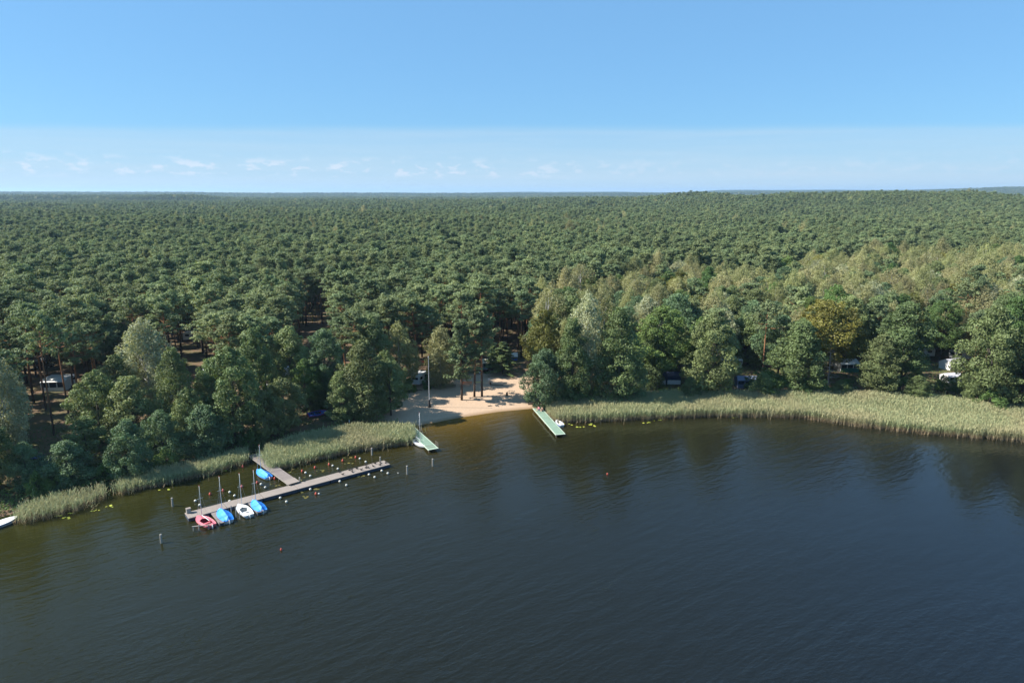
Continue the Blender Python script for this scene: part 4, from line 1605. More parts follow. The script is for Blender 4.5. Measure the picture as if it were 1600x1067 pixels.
def kayak(px, py, rz, mat, label, L=3.6):
    p = G(px, py)
    mb = MB()
    V, F = [], []
    n = 9
    for i in range(n):
        t = i / (n - 1)
        w_ = 0.36 * math.sin(math.pi * (0.03 + 0.94 * t)) ** 0.7
        for (a, b) in ((1, 0.12), (0.7, 0.30), (0, 0.36), (-0.7, 0.30), (-1, 0.12), (0, 0.0)):
            V.append((L * (t - 0.5), w_ * a, b * (0.55 + 0.45 * math.sin(math.pi * t)) + 0.06 * (2 * t - 1) ** 4))
    for i in range(n - 1):
        for j in range(6):
            F.append((i * 6 + j, i * 6 + (j + 1) % 6, (i + 1) * 6 + (j + 1) % 6, (i + 1) * 6 + j))
    mb.add(V, F)
    o = empty('kayak', tuple(p + np.array((0, 0, 0.03))), rz)
    mb.build('hull', M[mat], o, True)
    MB().lathe([(0.24, 0.0), (0.26, 0.05), (0.22, 0.06)], 10, (0, 0, 0.335)).build('cockpit_rim', M['tyre'], o)
    tag(o, label, 'kayak', 'kayaks lying on the right bank')


kayak(1012, 604, -0.15, 'white', 'pale kayak lying in front of the two navy tents')
kayak(986, 605, 0.25, 'slate', 'bluish kayak in the shade left of the navy tents')
kayak(1209, 573.5, -0.1, 'pink', 'pink red kayak lying behind the wide shrub', 3.0)


# ------------------------------------------------------------------ buoys, posts, birds
def buoy_white(px, py, label, s=1.0, group='white mooring buoys'):
    p = P(px, py + 2, 0)
    o = empty('mooring_buoy', (p[0], p[1], 0))
    o.scale = (s * 0.6,) * 3
    MB().lathe([(0.12, -0.35), (0.15, -0.05), (0.17, 0.12), (0.27, 0.17), (0.30, 0.30), (0.29, 0.46), (0.22, 0.54), (0.07, 0.57)], 12).build('body', M['buoy_white'], o, True)
    MB().tube([(-0.07, 0, 0.55), (-0.05, 0, 0.66), (0.05, 0, 0.66), (0.07, 0, 0.55)], 0.018, 5).build('eye', M['alu'], o)
    tag(o, label, 'buoy', group)


def buoy_red(px, py, label, s=1.0):
    p = P(px, py + 1.5, 0)
    o = empty('buoy', (p[0], p[1], 0))
    o.scale = (s, s, s)
    MB().lathe([(0.05, -0.12), (0.15, -0.03), (0.19, 0.10), (0.17, 0.24), (0.09, 0.36), (0.04, 0.42)], 10).build('body', M['buoy_red'], o, True)
    MB().lathe([(0.035, 0.41), (0.05, 0.46), (0.02, 0.48)], 6).build('eye', M['tyre'], o)
    tag(o, label, 'buoy', 'small orange red buoys')


in_left = [(305.4, 782), (312, 788.7), (359, 768.5), (366.7, 774), (359, 782.5), (408, 756), (414.7, 761)]
in_right = [(477.6, 738), (485, 743), (520, 727), (528, 732), (562.4, 716), (571.6, 721)]
outs = [(438, 777.5), (447.7, 783.5), (485, 764), (531, 751.6), (541.4, 757.6), (576.6, 741), (585.6, 745), (596.6, 735), (606, 739)]
for nm, lst in (('in the basin left of the gangway', in_left), ('in the basin right of the gangway', in_right), ('on the lake side of the walkway', outs)):
    for i, (px, py) in enumerate(sorted(lst)):
        buoy_white(px, py, 'white mooring buoy, %s from the left %s' % (ORD[i], nm))
buoy_white(498.5, 770.5, 'white float beside an orange one on the lake side of the walkway', 0.75)
buoy_white(622, 738, 'smallest white float, alone near the right end of the walkway', 0.6)
rl = [(328.5, 771.5), (348.7, 765.8), (378, 759.5), (402, 753.5), (429.5, 747), (379.5, 728.7)]
rr_ = [(472.4, 735.6), (492.4, 730), (514.4, 725), (535.6, 719.2), (537, 704.6), (556, 714)]
for nm, lst in (('left of the gangway', rl), ('right of the gangway', rr_)):
    for i, (px, py) in enumerate(sorted(lst)):
        buoy_red(px, py, 'small orange buoy, %s from the left in the basin %s' % (ORD[i], nm))
buoy_red(493.8, 771, 'orange float touching a white one on the lake side of the walkway')
buoy_red(439.5, 858, 'lone red buoy in open water below the dinghies', 0.8)
buoy_red(949, 740, 'lone red buoy in open water right of centre', 0.8)


def mooring_post(px, top, base, label, r=0.14):
    p = P(px, base, 0)
    lo, hi = 0.2, 5
    for _ in range(25):
        m = (lo + hi) / 2
        if proj(p[0], p[1], m)[1] > top:
            lo = m
        else:
            hi = m
    o = empty('mooring_post', (p[0], p[1], 0))
    MB().tube([(0, 0, -2.0), (0.02, 0, 0.1), (0.04, 0.01, lo)], [r, r, r * 0.93], 9).build('pile', M['post'], o)
    MB().lathe([(r * 1.04, lo - 0.04), (r * 1.06, lo + 0.02), (r * 0.5, lo + 0.07)], 9, (0.04, 0.01, 0)).build('cap', M['post'], o)
    tag(o, label, 'post', 'wooden mooring posts in the lake')


mooring_post(269.6, 778, 791, 'mooring post nearest the left reeds, left of the walkway end')
mooring_post(252, 835, 848, 'mooring post standing alone in front of the walkway left end')
mooring_post(581, 700, 711, 'mooring post in the basin near the right end of the walkway')
mooring_post(636, 728, 741, 'mooring post just right of the walkway end')
mooring_post(676, 717, 728, 'mooring post below the left green pier')
mooring_post(594, 714, 722, 'post at the shore side of the walkway near its right end', 0.12)
mooring_post(468.5, 746, 757, 'post where the gangway meets the walkway', 0.12)
mooring_post(361.5, 790, 803, 'post between the left blue covered dinghy and the white dinghy', 0.07)
mooring_post(369, 793, 808, 'thin post at the bow of the white dinghy', 0.07)
mooring_post(374.5, 800, 811, 'thin post at the left quarter of the white dinghy', 0.06)
mooring_post(311, 820, 829, 'post behind the stern of the pink dinghy', 0.08)
# trestle bar at the pink dinghy and locker on the walkway
p = P(314, 822.5, 0.5)
o = empty('mooring_bar', (p[0], p[1], 0), 0.25)
MB().box((0, 0, 0.62), (2.2, 0.14, 0.10)).build('bar', M['post'], o)
for sx in (-0.95, 0.95):
    MB().tube([(sx, 0, -1.2), (sx, 0, 0.60)], 0.07, 7).build('leg', M['post'], o)
tag(o, 'low mooring bar at the stern of the pink dinghy', 'mooring bar')
wp = walk_pt(0.016, 0.75, 0.50)
o = empty('locker', wp, RW)
MB().box((0, 0, 0.33), (0.55, 0.45, 0.62)).build('body', M['post'], o)
MB().box((0, 0, 0.665), (0.62, 0.52, 0.06)).build('lid', M['deck'], o)
tag(o, 'small grey locker on the left end of the walkway', 'locker')


def bird_mesh():
    mb = MB()
    sec = [(-0.30, 0.015, 0.20), (-0.22, 0.05, 0.17), (-0.10, 0.10, 0.15), (0.03, 0.12, 0.15), (0.14, 0.09, 0.18), (0.20, 0.05, 0.26), (0.22, 0.042, 0.33), (0.25, 0.055, 0.38), (0.31, 0.04, 0.38), (0.35, 0.018, 0.37), (0.41, 0.012, 0.36)]
    V, T = tube_arrays([(x, 0, z) for x, r, z in sec], [r for x, r, z in sec], 8)
    mb.add(V, T.tolist())
    for sy in (-0.045, 0.045):
        mb.tube([(0, sy, 0.08), (0.01, sy, 0.0), (0.06, sy, 0.0)], 0.012, 4)
    return mb.mesh('bird', M['bird'], True)


BIRD = bird_mesh()
bl = [(283, 410), (240, 378), (365, 355), (402, 375), (397, 345), (462, 335), (515, 352), (575, 325), (600, 325), (665, 308), (688, 272), (752, 262), (752, 290), (822, 265), (570, 292)]
for i, (a, b) in enumerate(sorted(bl)):
    p = P(500 + a / 8, 690 + b / 8 + 0.6, 0.5)
    o = link('bird', BIRD)
    o.location = (p[0], p[1], 0.502)
    o.rotation_euler = (0, 0, random.uniform(0, 6.28))
    tag(o, 'small dark water bird, %s from the left on the right end of the walkway' % ORD[i], 'bird', 'birds resting on the walkway')


# ------------------------------------------------------------------ camp site
def rounded_body(L, W, H, z0, n=5, r=0.35):
    """caravan body: side profile with rounded front and rear, extruded over the width"""
    prof = [(-L / 2, z0), (-L / 2 - 0.05, z0 + H * 0.45)]
    for k in range(n + 1):
        a = math.pi - k * math.pi / 2 / n
        prof.append((-L / 2 + r + r * math.cos(a), z0 + H - r + r * math.sin(a)))
    for k in range(n + 1):
        a = math.pi / 2 - k * math.pi / 2 / n
        prof.append((L / 2 - r + r * math.cos(a), z0 + H - r + r * math.sin(a)))
    prof += [(L / 2 + 0.05, z0 + H * 0.45), (L / 2, z0)]
    return prof


def caravan(px, py, rz, label, L=5.2, W=2.2, H=2.0, roofm='white', awning=None, group='caravans on the camp site', door=True):
    p = G(px, py)
    o = empty('caravan', tuple(p), rz)
    prof = rounded_body(L, W, H, 0.55)
    n = len(prof)
    V = [(x, -W / 2, z) for x, z in prof] + [(x, W / 2, z) for x, z in prof]
    F = [list(range(n)), list(range(2 * n - 1, n - 1, -1))] + [(i + 1, i, n + i, n + i + 1) for i in range(n - 1)] + [(0, n - 1, 2 * n - 1, n)]
    MB().add(V, F).build('body', M['white'], o)
    MB().box((0, 0, 0.55 + H + 0.03), (L - 0.9, W - 0.25, 0.05)).build('roof', M[roofm], o)
    for sx in (-L * 0.27, L * 0.22):
        w_ = MB().box((sx, -W / 2 - 0.006, 0.55 + H * 0.62), (1.15, 0.03, 0.6)).build('window', M['glass'], o)
        MB().box((sx, -W / 2 - 0.012, 0.55 + H * 0.62 - 0.33), (1.25, 0.05, 0.05)).build('sill', M['alu'], w_)
    for sx in (-1, 1):
        MB().box((sx * (L / 2 + 0.035), 0, 0.55 + H * 0.64), (0.05, W * 0.7, 0.5)).build('window', M['glass'], o)
    if door:
        d_ = MB().box((L * 0.0 - 0.25, -W / 2 - 0.008, 0.60 + 0.9), (0.62, 0.03, 1.7)).build('door', M['canvas'], o)
        MB().box((L * 0.0 - 0.45, -W / 2 - 0.03, 1.5), (0.05, 0.04, 0.14)).build('handle', M['tyre'], d_)
    for sy in (-1, 1):
        t_ = MB().add(*wheel_arr(0.0, sy * (W / 2 - 0.12), 0.33, 0.33, 0.2)).build('wheel', M['tyre'], o)
        MB().add(*wheel_arr(0.0, sy * (W / 2 - 0.02), 0.33, 0.18, 0.06)).build('rim', M['alu'], t_)
    MB().tube([(L / 2, 0, 0.5), (L / 2 + 1.1, 0, 0.5)], 0.05, 6).build('drawbar', M['tyre'], o)
    tag(o, label, 'caravan', group)
    if awning:
        a = empty('awning_tent', tuple(p + np.array((math.sin(rz) * (W / 2 + 1.25), -math.cos(rz) * (W / 2 + 1.25), 0))), rz)
        awn_build(a, L * 0.9, 2.4, 2.5, 2.0, *awning[1:])
        tag(a, awning[0], 'tent', 'tents and awnings on the camp site')
    return o


def wheel_arr(x, y, z, r, w_):
    V, F = [], []
    for k in (-1, 1):
        for i in range(12):
            t = 2 * math.pi * i / 12
            V.append((x + r * math.cos(t), y + k * w_ / 2, z + r * math.sin(t)))
    for i in range(12):
        j = (i + 1) % 12
        F.append((i, j, 12 + j, 12 + i))
    F += [list(range(12))[::-1], [12 + i for i in range(12)]]
    return V, F


def awn_build(o, L, D, hb, hf, roofm, wallm, winm='glass', baseb=None):
    """lean-to awning: back high (y = +D/2), front low, wall with window panels"""
    th = 0.05
    V = [(-L / 2 - 0.1, -D / 2 - 0.12, hf), (L / 2 + 0.1, -D / 2 - 0.12, hf), (L / 2 + 0.1, D / 2, hb + 0.08), (-L / 2 - 0.1, D / 2, hb + 0.08)]
    V = V + [(x, y, z + th) for x, y, z in V]
    MB().add(V, [(3, 2, 1, 0), (4, 5, 6, 7), (0, 1, 5, 4), (1, 2, 6, 5), (2, 3, 7, 6), (3, 0, 4, 7)]).build('roof', M[roofm], o)
    MB().box((0, -D / 2, (hf - 0.03) * 0.2), (L, 0.05, (hf - 0.03) * 0.4)).build('front_skirt', M[baseb or wallm], o)
    n = 3
    for i in range(n):
        x = -L / 2 + (i + 0.5) * L / n
        MB().box((x, -D / 2 + 0.002, (hf - 0.03) * 0.7), (L / n - 0.22, 0.04, (hf - 0.03) * 0.56)).build('window', M[winm], o)
    for i in range(n + 1):
        x = -L / 2 + i * L / n
        MB().box((x, -D / 2, (hf - 0.03) * 0.7), (0.20, 0.06, (hf - 0.03) * 0.58)).build('post_panel', M[wallm], o)
    for sx in (-1, 1):
        V = [(sx * (L / 2 - 0.03), -D / 2 + 0.06, 0), (sx * (L / 2 - 0.03), D / 2, 0), (sx * (L / 2 - 0.03), D / 2, hb), (sx * (L / 2 - 0.03), -D / 2 + 0.06, hf - 0.02)]
        V2 = [(x - sx * 0.03, y, z) for x, y, z in V]
        MB().add(V + V2, [(0, 1, 2, 3), (7, 6, 5, 4), (0, 4, 5, 1), (1, 5, 6, 2), (2, 6, 7, 3), (3, 7, 4, 0)]).build('side_wall', M[wallm], o)


def ridge_tent(px, py, rz, label, L=4.5, D=3.4, h=2.4, eave=1.8, roofm='canvas', wallm='canvas', base=None, winm='glass'):
    p = G(px, py)
    o = empty('frame_tent', tuple(p), rz)
    x, y = L / 2 + 0.15, D / 2 + 0.2
    for sy in (-1, 1):
        V = [(-x, sy * y, eave - 0.12), (x, sy * y, eave - 0.12), (x * 0.92, 0, h), (-x * 0.92, 0, h)]
        V2 = [(a, b, c + 0.05) for a, b, c in V]
        MB().add(V + V2, [(0, 1, 2, 3), (7, 6, 5, 4), (0, 4, 5, 1), (1, 5, 6, 2), (2, 6, 7, 3), (3, 7, 4, 0)]).build('roof_half', M[roofm], o)
    for sy in (-1, 1):
        MB().box((0, sy * D / 2, eave * 0.25), (L, 0.05, eave * 0.5)).build('skirt', M[base or wallm], o)
        for i in range(3):
            MB().box((-L / 2 + (i + 0.5) * L / 3, sy * D / 2, eave * 0.72), (L / 3 - 0.2, 0.035, eave * 0.40)).build('window', M[winm], o)
        for i in range(4):
            MB().box((-L / 2 + i * L / 3, sy * D / 2, eave * 0.72), (0.22, 0.06, eave * 0.44)).build('post_panel', M[wallm], o)
    for sx in (-1, 1):
        MB().add([(sx * L / 2, -D / 2, 0), (sx * L / 2, D / 2, 0), (sx * L / 2, D / 2, eave), (sx * L / 2, 0, h - 0.05), (sx * L / 2, -D / 2, eave)],
                 [(0, 1, 2, 3, 4)]).add([(sx * (L / 2 - 0.05), -D / 2, 0), (sx * (L / 2 - 0.05), D / 2, 0), (sx * (L / 2 - 0.05), D / 2, eave), (sx * (L / 2 - 0.05), 0, h - 0.05), (sx * (L / 2 - 0.05), -D / 2, eave)], [(4, 3, 2, 1, 0)]).build('gable_wall', M[wallm], o)
    tag(o, label, 'tent', 'tents and awnings on the camp site')
    return o


def car(px, py, rz, mat, label):
    p = G(px, py)
    o = empty('parked_car', tuple(p), rz)
    L, W = 4.3, 1.75
    low = [(-2.15, 0.35), (-2.15, 0.80), (-1.9, 0.92), (-0.9, 0.95), (1.2, 0.95), (2.0, 0.85), (2.15, 0.65), (2.15, 0.35)]
    n = len(low)
    V = [(x, s * W / 2, z) for s in (-1, 1) for x, z in low]
    MB().add(V, [list(range(n)), list(range(2 * n - 1, n - 1, -1))] + [(i + 1, i, n + i, n + i + 1) for i in range(n - 1)] + [(0, n - 1, 2 * n - 1, n)]).build('body', M[mat], o)
    cab = [(-1.95, 0.93), (-1.65, 1.42), (0.25, 1.44), (1.0, 0.95)]
    V = [(x, s * (W / 2 - 0.08 - (0.12 if z > 1.2 else 0)), z) for s in (-1, 1) for x, z in cab]
    MB().add(V, [(0, 1, 2, 3), (7, 6, 5, 4), (1, 0, 4, 5), (2, 1, 5, 6), (3, 2, 6, 7)]).build('cabin_glass', M['glass'], o)
    MB().box((-0.7, 0, 1.455), (1.95, W - 0.42, 0.05)).build('roof', M[mat], o)
    for sx in (-1.3, 1.35):
        for sy in (-1, 1):
            w_ = MB().add(*wheel_arr(sx, sy * (W / 2 - 0.08), 0.32, 0.32, 0.22)).build('wheel', M['tyre'], o)
            MB().add(*wheel_arr(sx, sy * (W / 2 + 0.02), 0.32, 0.19, 0.04)).build('rim', M['alu'], w_)
    for sy in (-1, 1):
        MB().box((2.13, sy * 0.62, 0.68), (0.07, 0.34, 0.14)).build('headlight', M['whitecloth'], o)
        MB().box((-2.15, sy * 0.68, 0.75), (0.05, 0.26, 0.16)).build('tail_light', M['red'], o)
    tag(o, label, 'car', 'cars parked on the camp site')


caravan(97, 604, 0.12, 'white caravan with awning behind thin pine trunks at the far left', 5.4, awning=('pale caravan awning with dark windows at the far left', 'canvas', 'canvas'))
caravan(656, 600, 1.25, 'white camper caravan behind the left edge of the beach', 4.6, 2.1, 2.1)
caravan(303, 532, 0.1, 'white caravan seen between pine trunks above the left shore', 5.0)
caravan(437, 590, 0.15, 'white caravan roof showing between two rounded trees behind the middle reeds', 5.0)
caravan(334, 592, 0.7, 'small pale caravan in deep shade right of the pale silvery birch', 4.2)
caravan(1441, 558, 0.05, 'white caravan behind low branches above the grassy clearing', 5.2)
caravan(1500, 562, 0.15, 'pale caravan behind the grey roofed tent on the right', 5.0)
caravan(995, 566, 0.1, 'white caravan half hidden behind the tall alder right of the beach', 4.8)
#caravan(1440, 592, 0.4, 'pale caravan roof in the shade left of the grassy clearing', 3.8, 1.9, 1.7, roofm='greyroof')
ridge_tent(1141, 572, -0.12, 'white roofed tent above the blue grey tent on the right shore', 5.0, 3.0, 2.7, 2.0, 'canvas', 'canvas')
ridge_tent(1166, 604, -0.08, 'blue grey tent in shade between the alders of the right shore', 4.6, 3.0, 2.5, 1.9, 'slate', 'slate')
ridge_tent(1023, 598, 0.0, 'left of the two navy tents with white skirt on the right shore', 4.4, 2.8, 2.7, 2.1, 'navy', 'navy', 'whitecloth', 'navy')
ridge_tent(1051, 598, -0.03, 'right of the two navy tents with white skirt on the right shore', 3.0, 2.8, 2.6, 2.0, 'navy', 'navy', 'whitecloth', 'navy')
ridge_tent(1322, 579, 0.05, 'bright white tent with green base right of the bare dead tree', 4.6, 3.4, 3.0, 2.1, 'canvas', 'canvas', 'teal')
ridge_tent(1487, 576, 0.3, 'grey roofed tent with white walls above the grassy clearing', 4.8, 3.2, 2.6, 1.9, 'greyroof', 'canvas')
ridge_tent(1486, 596, 0.2, 'white walled tent at the right side of the grassy clearing', 3.8, 2.8, 2.1, 1.6, 'greyroof', 'canvas')
ridge_tent(764, 576, 0.1, 'beige tent behind the beach pines', 3.2, 2.6, 2.5, 1.9, 'beige', 'beige')
ridge_tent(932, 560, 0.2, 'pale tent glimpsed above the bare soil right of the beach', 3.4, 2.6, 2.3, 1.7, 'canvas', 'slate')
ridge_tent(804, 562, 0.0, 'small blue and white tent behind the bright spruce', 1.4, 1.4, 1.9, 1.1, 'canvas', 'blue', 'blue')
car(70, 574, 0.15, 'black_paint', 'black car parked among pines at the far left')
car(55, 566, 0.1, 'silver_paint', 'silver car parked behind the black car at the far left')
car(757, 582, 0.2, 'black_paint', 'black car parked behind the beach pines')
car(68, 726, 0.5, 'blue_paint', 'dark blue car in deep shade near the leftmost reeds')
car(425, 610, 0.35, 'silver_paint', 'silver car in shade behind the middle reed bed')
car(280, 622, 0.2, 'silver_paint', 'silver car in shade right of the pale silvery birch')


# ------------------------------------------------------------------ beach things
def obj_at(name, px, py, rz=0.0):
    p = G(px, py)
    return empty(name, (p[0], p[1], p[2]), rz)


o = obj_at('flagpole', 671, 636)
MB().lathe([(0.36, -0.1), (0.34, 0.05), (0.2, 0.9), (0.14, 1.6)], 8).build('foot', M['tyre'], o)
MB().tube([(0, 0, 1.4), (0.02, 0, 5), (0.05, 0, 10.6)], [0.07, 0.06, 0.04], 8).build('pole', M['alu'], o)
MB().lathe([(0.03, 10.6), (0.09, 10.66), (0.09, 10.76), (0.02, 10.82)], 8, (0.05, 0, 0)).build('knob', M['white'], o)
tag(o, 'tall pale flagpole with dark foot on the left of the beach', 'flagpole')


def bench(px, py, rz, mat, label, L=1.8, back=True):
    o = obj_at('bench', px, py, rz)
    for k in range(3):
        MB().box((0, -0.18 + 0.17 * k, 0.46), (L, 0.14, 0.05)).build('slat', M[mat], o)
    if back:
        for k in range(2):
            MB().box((0, 0.28, 0.66 + 0.17 * k), (L, 0.05, 0.13)).build('slat', M[mat], o)
    for sx in (-1, 1):
        MB().box((sx * L * 0.38, 0, 0.215), (0.10, 0.42, 0.43)).build('leg', M['wood'], o)
    tag(o, label, 'bench')


bench(728.5, 602.5, 0.0, 'orange', 'orange bench left of the middle beach pine', 2.6)
bench(748, 600, 0.0, 'yellow', 'yellow bench seen between two beach pines', 2.2, False)
bench(1333, 611, -0.05, 'whitecloth', 'white bench behind the right reeds below the white tent', 1.6)
bench(709, 604, 0.2, 'log', 'low brown bench on the sand left of the orange bench', 0.9, False)


def log(px, py, rz, L, r, label):
    o = obj_at('log', px, py, rz)
    pts_ = [(L * (t - 0.5), 0.06 * math.sin(5 * t), r * 0.85 + 0.03 * math.sin(9 * t)) for t in np.linspace(0, 1, 6)]
    MB().tube(pts_, [r, r * 1.05, r, r * 0.95, r * 0.9, r * 0.8], 8).build('trunk', M['log'], o)
    MB().tube([pts_[2], (pts_[2][0] + 0.15, 0.1, r * 2.3)], [r * 0.4, r * 0.2], 5).build('branch_stub', M['log'], o)
    tag(o, label, 'log', 'logs lying on the beach')


log(776, 602, -0.03, 3.1, 0.10, 'long thin log lying on the sand right of the pines')
log(790, 588, 0.15, 1.1, 0.12, 'short log at the back of the beach near the spruce')
log(806, 587.5, -0.1, 1.2, 0.10, 'short log at the right back corner of the beach')
log(834, 632, 0.1, 2.4, 0.16, 'log under the round tree next to the right pier')
log(645, 611, 0.2, 2.2, 0.22, 'thick log in shade at the left back of the beach')
log(657, 610, -0.3, 1.0, 0.12, 'short log right of the thick log in shade')
o = obj_at('tree_stump', 792, 618)
MB().lathe([(0.34, -0.05), (0.27, 0.12), (0.22, 0.45), (0.21, 0.72), (0.05, 0.75)], 9).build('stump', M['log'], o)
MB().tube([(0.1, 0, 0.6), (0.22, 0.05, 0.98)], [0.06, 0.03], 5).build('branch_stub', M['log'], o)
tag(o, 'dark tree stump in the shade on the right of the sand', 'stump')
o = obj_at('driftwood', 765.5, 634.5, 0.3)
MB().tube([(-0.45, 0, 0.06), (0, 0.08, 0.10), (0.5, 0, 0.05)], [0.06, 0.09, 0.04], 6).build('branch', M['log'], o)
MB().tube([(0, 0.08, 0.1), (0.25, 0.3, 0.2)], [0.05, 0.02], 5).build('twig', M['log'], o)
tag(o, 'small piece of driftwood near the waterline', 'driftwood')
o = obj_at('white_post', 546, 664)
MB().tube([(0, 0, -0.1), (0, 0, 1.4)], 0.10, 8).build('post', M['white'], o)
MB().lathe([(0.12, 1.39), (0.12, 1.45), (0.03, 1.50)], 8).build('cap', M['white'], o)
tag(o, 'short white post in the shade behind the middle reed bed', 'post')
o = obj_at('parasol', 657, 578)
MB().tube([(0, 0, 0), (0, 0, 2.5)], 0.03, 6).build('pole', M['alu'], o)
MB().lathe([(1.25, 2.02), (0.7, 2.32), (0.05, 2.55)], 8).build('canopy', M['red'], o)
tag(o, 'red parasol above the white camper left of the beach', 'parasol')

# bare dead tree
dr = np.random.default_rng(5)
b = G(1292, 610)
o = empty('dead_tree', tuple(b), 0.3)
tp = [np.array((0.15 * math.sin(4 * t), 0.1 * t, 10.5 * t)) for t in np.linspace(0, 1, 9)]
MB().tube(tp, [0.2 * (1 - 0.85 * t) for t in np.linspace(0, 1, 9)], 7).build('trunk', M['dead_bark'], o, True)
for k in range(26):
    t = 0.15 + 0.8 * k / 26
    s = tp[int(t * 8)] + (tp[min(8, int(t * 8) + 1)] - tp[int(t * 8)]) * (t * 8 - int(t * 8))
    a = k * 2.4 + dr.normal() * 0.3
    L = (2.9 * (1 - t) + 0.7) * (0.7 + 0.5 * dr.random())
    e = s + np.array((math.cos(a) * L, math.sin(a) * L, -0.1 * L + 0.5 * dr.random()))
    mb = MB()
    pp = bent(s, e, dr, 5, 0.06)
    mb.tube(pp, [0.06, 0.05, 0.04, 0.03, 0.015], 4)
    for q in range(5):
        i0 = 1 + q % 4
        mb.tube([pp[i0], pp[i0] + dr.normal(size=3) * (0.45, 0.45, 0.3)], [0.025, 0.01], 3)
    mb.build('branch', M['dead_bark'], o)
tag(o, 'bare grey dead tree left of the bright white tent', 'tree')


# ------------------------------------------------------------------ people
def skin_body(name, joints, edges, mat, parent, root=0):
    me = bpy.data.meshes.new(name)
    me.from_pydata([j[:3] for j in joints], edges, [])
    me.materials.append(mat)
    o = link(name, me, parent)
    sk = o.modifiers.new('skin', 'SKIN')
    sk.use_smooth_shade = True
    for i, j in enumerate(joints):
        me.skin_vertices[0].data[i].radius = (j[3], j[3] * (j[4] if len(j) > 4 else 1))
    me.skin_vertices[0].data[root].use_root = True
    ss = o.modifiers.new('sub', 'SUBSURF')
    ss.levels = ss.render_levels = 1
    return o


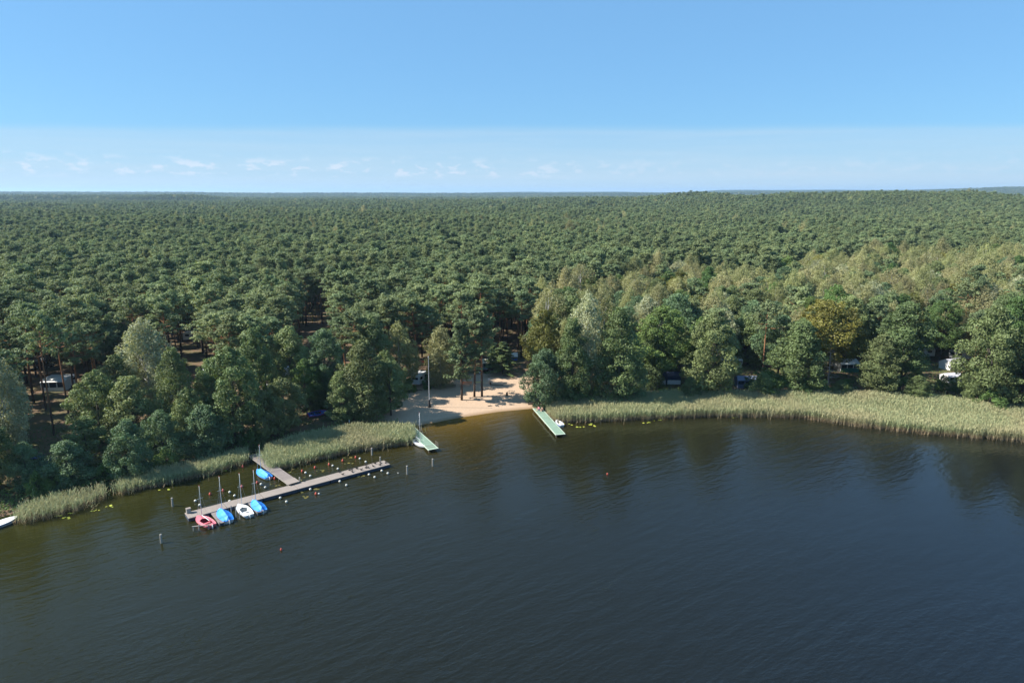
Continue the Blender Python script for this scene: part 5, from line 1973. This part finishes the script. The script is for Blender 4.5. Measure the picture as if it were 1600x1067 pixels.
def person(px, py, rz, pose, top, legs, label, base=None):
    p = G(px, py) if base is None else np.array(base)
    o = empty('person', tuple(p), rz)
    if pose == 'stand':
        J = [(0, 0, 0.95, 0.15, 0.75), (0, 0, 1.20, 0.14, 0.75), (0, 0, 1.42, 0.15, 0.7), (0, 0, 1.53, 0.055), (0, 0.02, 1.64, 0.085, 1.1), (0, 0.02, 1.74, 0.07, 1.1),
             (0.19, 0, 1.43, 0.05), (0.25, 0.02, 1.15, 0.042), (0.24, 0.14, 0.92, 0.034), (0.24, 0.20, 0.84, 0.035),
             (-0.19, 0, 1.43, 0.05), (-0.26, -0.02, 1.15, 0.042), (-0.25, 0.06, 0.90, 0.034), (-0.25, 0.09, 0.81, 0.035),
             (0.10, 0, 0.86, 0.085), (0.11, 0.04, 0.48, 0.06), (0.11, 0.0, 0.08, 0.04), (0.12, 0.16, 0.03, 0.035),
             (-0.10, 0, 0.86, 0.085), (-0.12, 0.0, 0.48, 0.06), (-0.13, -0.06, 0.08, 0.04), (-0.14, 0.10, 0.03, 0.035)]
        tz = [(0, 0, 0.90, 0.175, 0.8), (0, 0, 1.20, 0.155, 0.8), (0, 0, 1.42, 0.16, 0.75), (0.19, 0, 1.43, 0.07), (0.235, 0.01, 1.22, 0.06), (-0.19, 0, 1.43, 0.07), (-0.24, -0.01, 1.22, 0.06)]
        te = [(0, 1), (1, 2), (2, 3), (3, 4), (2, 5), (5, 6)]
        head = (0, 0.02, 1.69)
    else:
        J = [(0, 0, 0.14, 0.15, 0.8), (0, 0.02, 0.40, 0.14, 0.75), (0, 0.06, 0.62, 0.15, 0.7), (0, 0.09, 0.73, 0.055), (0, 0.13, 0.84, 0.085, 1.1), (0, 0.13, 0.94, 0.07, 1.1),
             (0.19, 0.06, 0.62, 0.05), (0.26, 0.22, 0.42, 0.042), (0.16, 0.42, 0.40, 0.034), (0.12, 0.50, 0.40, 0.035),
             (-0.19, 0.06, 0.62, 0.05), (-0.26, 0.22, 0.42, 0.042), (-0.16, 0.42, 0.40, 0.034), (-0.12, 0.50, 0.40, 0.035),
             (0.10, 0.06, 0.13, 0.09), (0.13, 0.44, 0.40, 0.065), (0.13, 0.62, 0.08, 0.042), (0.14, 0.78, 0.035, 0.035),
             (-0.10, 0.06, 0.13, 0.09), (-0.13, 0.44, 0.40, 0.065), (-0.13, 0.62, 0.08, 0.042), (-0.14, 0.78, 0.035, 0.035)]
        tz = [(0, 0, 0.16, 0.17, 0.85), (0, 0.02, 0.40, 0.155, 0.8), (0, 0.06, 0.62, 0.16, 0.75), (0.19, 0.06, 0.62, 0.07), (0.245, 0.17, 0.47, 0.058), (-0.19, 0.06, 0.62, 0.07), (-0.245, 0.17, 0.47, 0.058)]
        te = [(0, 1), (1, 2), (2, 3), (3, 4), (2, 5), (5, 6)]
        head = (0, 0.13, 0.89)
    E = [(0, 1), (1, 2), (2, 3), (3, 4), (4, 5), (2, 6), (6, 7), (7, 8), (8, 9), (2, 10), (10, 11), (11, 12), (12, 13), (0, 14), (14, 15), (15, 16), (16, 17), (0, 18), (18, 19), (19, 20), (20, 21)]
    # fingers and thumb on both hands
    for hand, fore in ((9, 8), (13, 12)):
        h0, f0 = np.array(J[hand][:3]), np.array(J[fore][:3])
        dv = unit((h0 - f0)[None])[0]
        sv = unit(np.cross(dv, (0, 0, 1.0))[None])[0]
        for q in range(4):
            J.append((*(h0 + dv * (0.075 + 0.012 * (q in (1, 2))) + sv * (q - 1.5) * 0.021), 0.009))
            E.append((hand, len(J) - 1))
        J.append((*(h0 + dv * 0.03 + sv * 0.055), 0.010))
        E.append((hand, len(J) - 1))
    skin_body('body', J, E, M['skin'], o)
    skin_body('top', tz, te, M[top], o)
    LG_ = [J[0], J[14], J[15], J[18], J[19]] if legs != 'long' else None
    lj = [(*J[0][:3], 0.175, 0.8), (*J[14][:3], 0.11), ((J[14][0] + J[15][0]) / 2, (J[14][1] + J[15][1]) / 2, (J[14][2] + J[15][2]) / 2, 0.095),
          (*J[18][:3], 0.11), ((J[18][0] + J[19][0]) / 2, (J[18][1] + J[19][1]) / 2, (J[18][2] + J[19][2]) / 2, 0.095)]
    skin_body('shorts', lj, [(0, 1), (1, 2), (0, 3), (3, 4)], M[legs], o)
    hx, hy, hz = head
    MB().lathe([(0.085, -0.02), (0.108, 0.03), (0.105, 0.08), (0.075, 0.12), (0.02, 0.135)], 10, (hx, hy - 0.015, hz)).build('hair', M['hair'], o, True)
    fm_ = MB()
    for sx in (-0.03, 0.03):
        fm_.lathe([(0.004, -0.006), (0.011, 0), (0.004, 0.006)], 6, (hx + sx, hy + 0.088, hz + 0.01))
    fm_.build('eyes', M['hair'], o)
    MB().box((hx, hy + 0.097, hz - 0.018), (0.022, 0.035, 0.035)).build('nose', M['skin'], o)
    tag(o, label, 'person')


def pier_pt(a, L, R, t, off):
    return (a.location.x + math.cos(R) * L * t - math.sin(R) * off, a.location.y + math.sin(R) * L * t + math.cos(R) * off)


q = pier_pt(pierR, LPR, RPR, 0.10, 0.0)
person(0, 0, 2.2, 'sit', 'pinkcloth', 'whitecloth', 'person in pink top sitting at the shore end of the right green pier', (q[0], q[1], 0.582))
q = pier_pt(pierR, LPR, RPR, 0.13, 0.55)
person(0, 0, 2.6, 'sit', 'darkcloth', 'darkcloth', 'person in dark clothes sitting beside the person in pink', (q[0], q[1], 0.582))
person(764, 600.5, 3.4, 'stand', 'whitecloth', 'beige', 'person in white top standing on the sand behind the pines')
o = obj_at('backpack', 766.5, 600, 0.4)
MB().box((0, 0, 0.22), (0.34, 0.24, 0.44), 0, 0.82).build('bag', M['log'], o)
MB().box((0, -0.14, 0.16), (0.24, 0.08, 0.22)).build('pocket', M['log'], o)
tag(o, 'small brown bag on the sand beside the standing person', 'bag')

# ------------------------------------------------------------------ haze
hm = bpy.data.materials.new('haze air')
hm.use_nodes = True
ht = hm.node_tree
ht.nodes.clear()
pv = ht.nodes.new('ShaderNodeVolumePrincipled')
pv.inputs['Color'].default_value = (0.50, 0.74, 1.0, 1)
pv.inputs['Density'].default_value = 0.00007
pv.inputs['Anisotropy'].default_value = 0.2
hout = ht.nodes.new('ShaderNodeOutputMaterial')
ht.links.new(pv.outputs[0], hout.inputs['Volume'])
haze = MB().box((0, 0, 59.5), (34000, 34000, 131.0)).build('haze', hm)
tag(haze, 'thin bluish air over the far forest', 'haze', kind='stuff')
